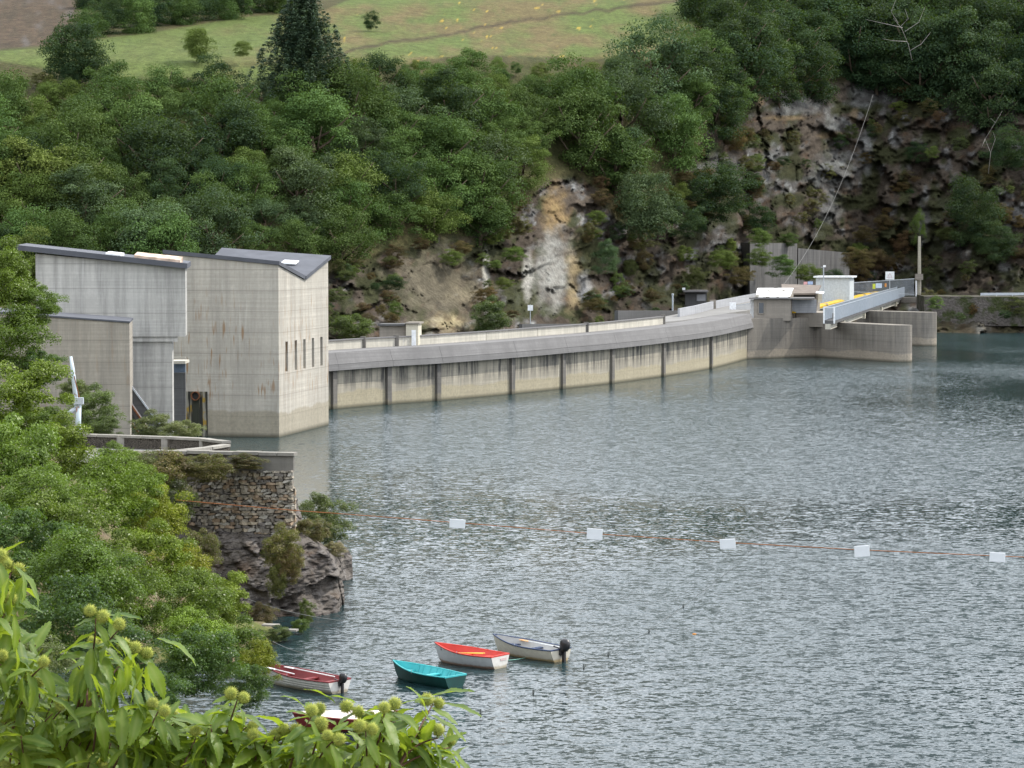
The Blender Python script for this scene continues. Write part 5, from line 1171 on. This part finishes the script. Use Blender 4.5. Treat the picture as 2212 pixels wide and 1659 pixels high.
# ------------------------------------------------------------------ foreground chestnut
lm = Mt('chestnut_leaf', .46, .45); at_ = lm.nd('ShaderNodeAttribute', attribute_name='vein'); oi = lm.nd('ShaderNodeObjectInfo')
nz = lm.noise(lm.pos(), 9, 3); ga = lm.nd('ShaderNodeNewGeometry')
rnd = lm.noise(lm.pos(), 5, 1)
cA = lm.mix(lm.ramp(rnd, .35, .65), (.042, .105, .02), (.15, .235, .024)); cA = lm.mix(lm.ramp(nz, .3, .75, 0, .5), cA, (.13, .20, .03)); cA = lm.mix(lm.ramp(at_.outputs['Fac'], .5, 1, 0, .7), cA, (.22, .28, .07))
lm.col(cA); tl = lm.nd('ShaderNodeBsdfTranslucent'); lm.set(tl.inputs[0], lm.mix(.55, cA, (.42, .52, .02))); mx = lm.nd('ShaderNodeMixShader'); mx.inputs[0].default_value = .5
lm.t.links.new(lm.b.outputs[0], mx.inputs[1]); lm.t.links.new(tl.outputs[0], mx.inputs[2]); lm.t.links.new(mx.outputs[0], lm.o.inputs[0])
vb = lm.noise(lm.pos(), 60, 2); lm.bump(vb, .15, .01)
def leaf_geo(seed):
    r = random.Random(seed); n = 9; V = []; Fq = []; vein = []; droop = r.uniform(.25, .8); fold = r.uniform(.10, .3); tw_ = r.uniform(-.4, .4); wv = r.uniform(0, 6)
    def place(t, u, du=0.):
        x = (t-.25*droop*t**3); z = -droop*.5*t*t+fold*abs(u)*1.0+.02*math.sin(t*14+wv)*(abs(u) > .01); a = tw_*t; return (x, u*math.cos(a)-z*math.sin(a)*.3, z+u*math.sin(a))
    wid = lambda t: .14*math.sin(math.pi*min(1, t**.8*.98+.02))**.8
    for i in range(n+1):
        t = i/n; w_ = wid(t)
        V += [place(t, 0), place(min(1, t), w_), place(min(1, t), -w_)]; vein += [1, .1, .1]
    for i in range(n):
        t = (i+.85)/n; w_ = wid(t)*1.0+.026
        V += [place(min(t+.02, 1), w_), place(min(t+.02, 1), -w_)]; vein += [.1, .1]
    o = 3*(n+1)
    for i in range(n):
        a = 3*i; b = 3*(i+1)
        Fq += [(a, b, b+1), (a, b+1, a+1), (a, a+2, b+2), (a, b+2, b), (a+1, b+1, o+2*i), (a+2, o+2*i+1, b+2)]
    return np.array(V), np.array(Fq), np.array(vein)
LG = [leaf_geo(s) for s in range(8)]
def leaf_me(k):
    V, Fq, ve = LG[k]; me = mesh_np('leaf', V, Fq, [lm.m]); a = me.attributes.new('vein', 'FLOAT', 'POINT'); a.data.foreach_set('value', ve.astype(np.float32)); me.polygons.foreach_set('use_smooth', [True]*len(me.polygons)); return me
LM = [leaf_me(k) for k in range(8)]
bmt = Mt('burr_spines', .6, .3); bz = bmt.noise(bmt.pos(True), 3, 2); bmt.col(bmt.mix(bz, (.36, .42, .07), (.55, .56, .14)))
tl2 = bmt.nd('ShaderNodeBsdfTranslucent'); tl2.inputs[0].default_value = (.6, .65, .12, 1); mx2 = bmt.nd('ShaderNodeMixShader'); mx2.inputs[0].default_value = .3
bmt.t.links.new(bmt.b.outputs[0], mx2.inputs[1]); bmt.t.links.new(tl2.outputs[0], mx2.inputs[2]); bmt.t.links.new(mx2.outputs[0], bmt.o.inputs[0])
bcore = plain('burr_core', (.17, .21, .045), .8)
def burr_me(seed):
    r = np.random.default_rng(seed); n = 300; i = np.arange(n)+.5; ph = np.arccos(1-2*i/n); th = np.pi*(1+5**.5)*i
    D = np.stack([np.cos(th)*np.sin(ph), np.sin(th)*np.sin(ph), np.cos(ph)], 1)
    J = D+r.normal(size=D.shape)*.22; J /= np.linalg.norm(J, axis=1)[:, None]; A = np.cross(D, r.normal(size=D.shape)); A /= np.linalg.norm(A, axis=1)[:, None]; B = np.cross(D, A); w_ = .045
    V = np.stack([D*.56+A*w_, D*.56-A*w_*.5+B*w_*.87, D*.56-A*w_*.5-B*w_*.87, D*.56+J*(.36+.36*r.random(n))[:, None]], 1).reshape(-1, 3); Fq = np.concatenate([np.array([[0, 1, 3], [1, 2, 3], [2, 0, 3]])+4*k for k in range(n)])
    m_ = 12; S = []; SF = []
    for j in range(9):
        for k in range(m_): t, p_ = math.pi*j/8, 2*math.pi*k/m_; S.append((.6*math.sin(t)*math.cos(p_), .6*math.sin(t)*math.sin(p_), .6*math.cos(t)))
    o = len(V)
    for j in range(8):
        for k in range(m_): a, b, c, d = o+j*m_+k, o+(j+1)*m_+k, o+(j+1)*m_+(k+1) % m_, o+j*m_+(k+1) % m_; SF += [(a, b, c), (a, c, d)]
    me = mesh_np('burr', np.concatenate([V, np.array(S)]), np.concatenate([Fq, np.array(SF)]), [bmt.m, bcore]); me.polygons.foreach_set('material_index', [0]*len(Fq)+[1]*len(SF)); return me
BM = [burr_me(k) for k in range(3)]
YT = 10.
ct = empty('chestnut_tree', (-2.4, YT+.6, 12), 'sweet chestnut branches with spiny green burrs in the near foreground', 'tree')
burrs = [(2, 1195, 1), (27, 1216, 2), (9, 1366, 1), (95, 1425, 1), (69, 1460, 2), (3, 1421, 1), (14, 1546, 3), (207, 1322, 2), (257, 1346, 1), (211, 1383, 2), (293, 1388, 3), (269, 1442, 1), (170, 1526, 3), (105, 1590, 1), (133, 1519, 1),
 (11, 1650, 1), (214, 1647, 2), (342, 1522, 2), (385, 1543, 2), (412, 1558, 1), (333, 1578, 2), (333, 1620, 2), (446, 1620, 2), (423, 1580, 1), (513, 1497, 2), (533, 1556, 2), (538, 1583, 1), (774, 1525, 3), (830, 1527, 1), (852, 1521, 1),
 (935, 1507, 2), (946, 1581, 1), (972, 1601, 1), (790, 1566, 2), (720, 1586, 2), (672, 1535, 1), (690, 1535, 1), (626, 1569, 2), (596, 1584, 1), (909, 1589, 1), (825, 1547, 1), (693, 1567, 1), (548, 1580, 1), (205, 1560, 1), (22, 1290, 1)]
r_ = random.Random(8)
LV = []   # leaves: (pos, dir, normal, length, mesh)
def add_leaf(p, d, ln, k=None, roll=0.):
    d = d.normalized(); up = Vector((0, 0, 1)); sd = up.cross(d)
    if sd.length < .05: sd = Vector((1, 0, 0))
    sd.normalize(); n = d.cross(sd); Rm = Matrix((d, sd, n)).transposed()@Matrix.Rotation(roll, 3, 'X')
    LV.append((p, Rm, ln, r_.randrange(8) if k is None else k))
br_mb = MB(); ROOTP = W(-120, 1760, YT+.4)
def shoot(tip, base_, nl, lmin=.11, lmax=.2, thick=.006):
    mid = base_.lerp(tip, .5)+Vector((r_.uniform(-.05, .05), r_.uniform(-.05, .05), r_.uniform(0, .05)))
    pts = [base_*(1-t)**2+mid*2*t*(1-t)+tip*t*t for t in [k/8 for k in range(9)]]
    br_mb.tube(pts, [thick*(1-.55*k/8) for k in range(9)], 5); ax = (tip-base_).normalized()
    for k in range(nl):
        t = 1-.62*(k/nl)**.9; p = base_*(1-t)**2+mid*2*t*(1-t)+tip*t*t; a = k*2.4+r_.uniform(-.4, .4)
        u = ax.cross(Vector((0, 1, 0))).normalized(); w_ = ax.cross(u); d = u*math.cos(a)+w_*math.sin(a)*.8+ax*r_.uniform(.0, .55)+Vector((0, 0, r_.uniform(-.75, .15)))
        add_leaf(p, d, r_.uniform(lmin, lmax), roll=r_.uniform(-.6, .6))
for k, (x, y, n) in enumerate(burrs):
    Y = YT+r_.uniform(-.35, .35); tip = W(x, y+14, Y)
    if x > 860: bs = W(840+r_.uniform(-20, 20), 1665, YT)
    elif x > 560: bs = W(x+r_.uniform(-60, 30), 1700, YT)
    elif 150 < x < 310 and y < 1460: bs = W(175+r_.uniform(-15, 20), 1540, YT)
    else: bs = W(x-r_.uniform(20, 90), min(y+r_.uniform(100, 180), 1740), YT+r_.uniform(-.1, .3))
    shoot(tip, bs, 12 if y < 1560 else 9, .09, .18)
    for j in range(n):
        o = link(bpy.data.objects.new('burr', BM[(k+j) % 3]), ct); s = r_.uniform(.025, .031); off = Vector((((j-(n-1)/2)*.045), r_.uniform(-.02, .02), -.02*j+r_.uniform(-.008, .008)))
        o.location = W(x, y, Y)+off-ct.location; o.scale = (s, s, s); o.rotation_euler = (r_.random()*6, r_.random()*6, 0)
def topmass(x): return np.interp(x, [-40, 0, 60, 110, 150, 200, 330, 420, 520, 560, 620, 700, 800, 880, 930, 980, 1010], [1240, 1290, 1350, 1450, 1470, 1500, 1540, 1560, 1575, 1580, 1590, 1590, 1580, 1590, 1600, 1640, 1670])
for k in range(175):
    x = r_.uniform(-40, 965)*(1 if k % 3 else .7); y0 = topmass(x); y = y0+r_.random()**1.1*(1690-y0); Y = YT+r_.uniform(-.2, .9); tip = W(x, y, Y)
    shoot(tip, W(x-r_.uniform(-20, 60), y+r_.uniform(70, 140), Y+.2), 8, .10, .19, .005)
for k in range(110):   # cluster A and left column
    x, y = (r_.uniform(165, 325), r_.uniform(1400, 1560)) if k % 2 else (r_.uniform(-30, 60), r_.uniform(1230, 1500)); Y = YT+r_.uniform(-.3, .4)
    add_leaf(W(x, y, Y), Vector((r_.uniform(-.6, .6), r_.uniform(-.5, .2), -.8)), r_.uniform(.11, .18), roll=r_.uniform(-.8, .8))
for (x, y, dx_, dz_, ln, Y) in ((95, 1500, .8, -.3, .2, 9.7), (770, 1520, -.9, .55, .14, 10), (870, 1520, .9, .35, .15, 10), (935, 1503, .85, .25, .17, 9.9), (960, 1520, .9, -.15, .16, 9.9), (930, 1545, .8, -.35, .18, 9.9), (975, 1620, .7, -.7, .2, 9.8), (340, 1380, .9, -.2, .2, 10), (30, 1225, .8, -.6, .2, 10), (20, 1345, .8, -.5, .2, 10), (230, 1330, .6, .05, .15, 10), (510, 1510, -.8, -.4, .17, 10), (660, 1530, -.5, .6, .12, 10), (725, 1520, -.6, .6, .15, 10)):
    add_leaf(W(x, y, Y), Vector((dx_, -.1, dz_)), ln)
LV.sort(key=lambda t: t[0].y-.5*t[2])
def inview(p):
    v = p-camo.location; s = v.y*cp_-v.z*sp_; return -60 < CX+F*v.x/s < 1100 and CY-F*(v.z*cp_+v.y*sp_)/s < 1690
LV = [l for l in LV if inview(l[0])]
for p, Rm, ln, k in LV[:300]:
    o = link(bpy.data.objects.new('leaf', LM[k]), ct); o.matrix_basis = Matrix.Translation(p-ct.location)@Rm.to_4x4()@Matrix.Scale(ln, 4)
Vs, Fs, Ve = [], [], []; o_n = 0
for p, Rm, ln, k in LV[300:]:
    V, Fq, ve = LG[k]; Vs.append((V*ln)@np.array(Rm).T+np.array(p-ct.location)); Fs.append(Fq+o_n); Ve.append(ve); o_n += len(V)
me = mesh_np('foliage', np.concatenate(Vs), np.concatenate(Fs), [lm.m]); a = me.attributes.new('vein', 'FLOAT', 'POINT'); a.data.foreach_set('value', np.concatenate(Ve).astype(np.float32))
me.polygons.foreach_set('use_smooth', [True]*len(me.polygons)); tag(link(bpy.data.objects.new('foliage', me), ct), kind='stuff')
part(br_mb, 'twigs', M['twig'], ct, True)
print('leaves', len(LV), 'stones', ns, 'objects', len(bpy.data.objects))
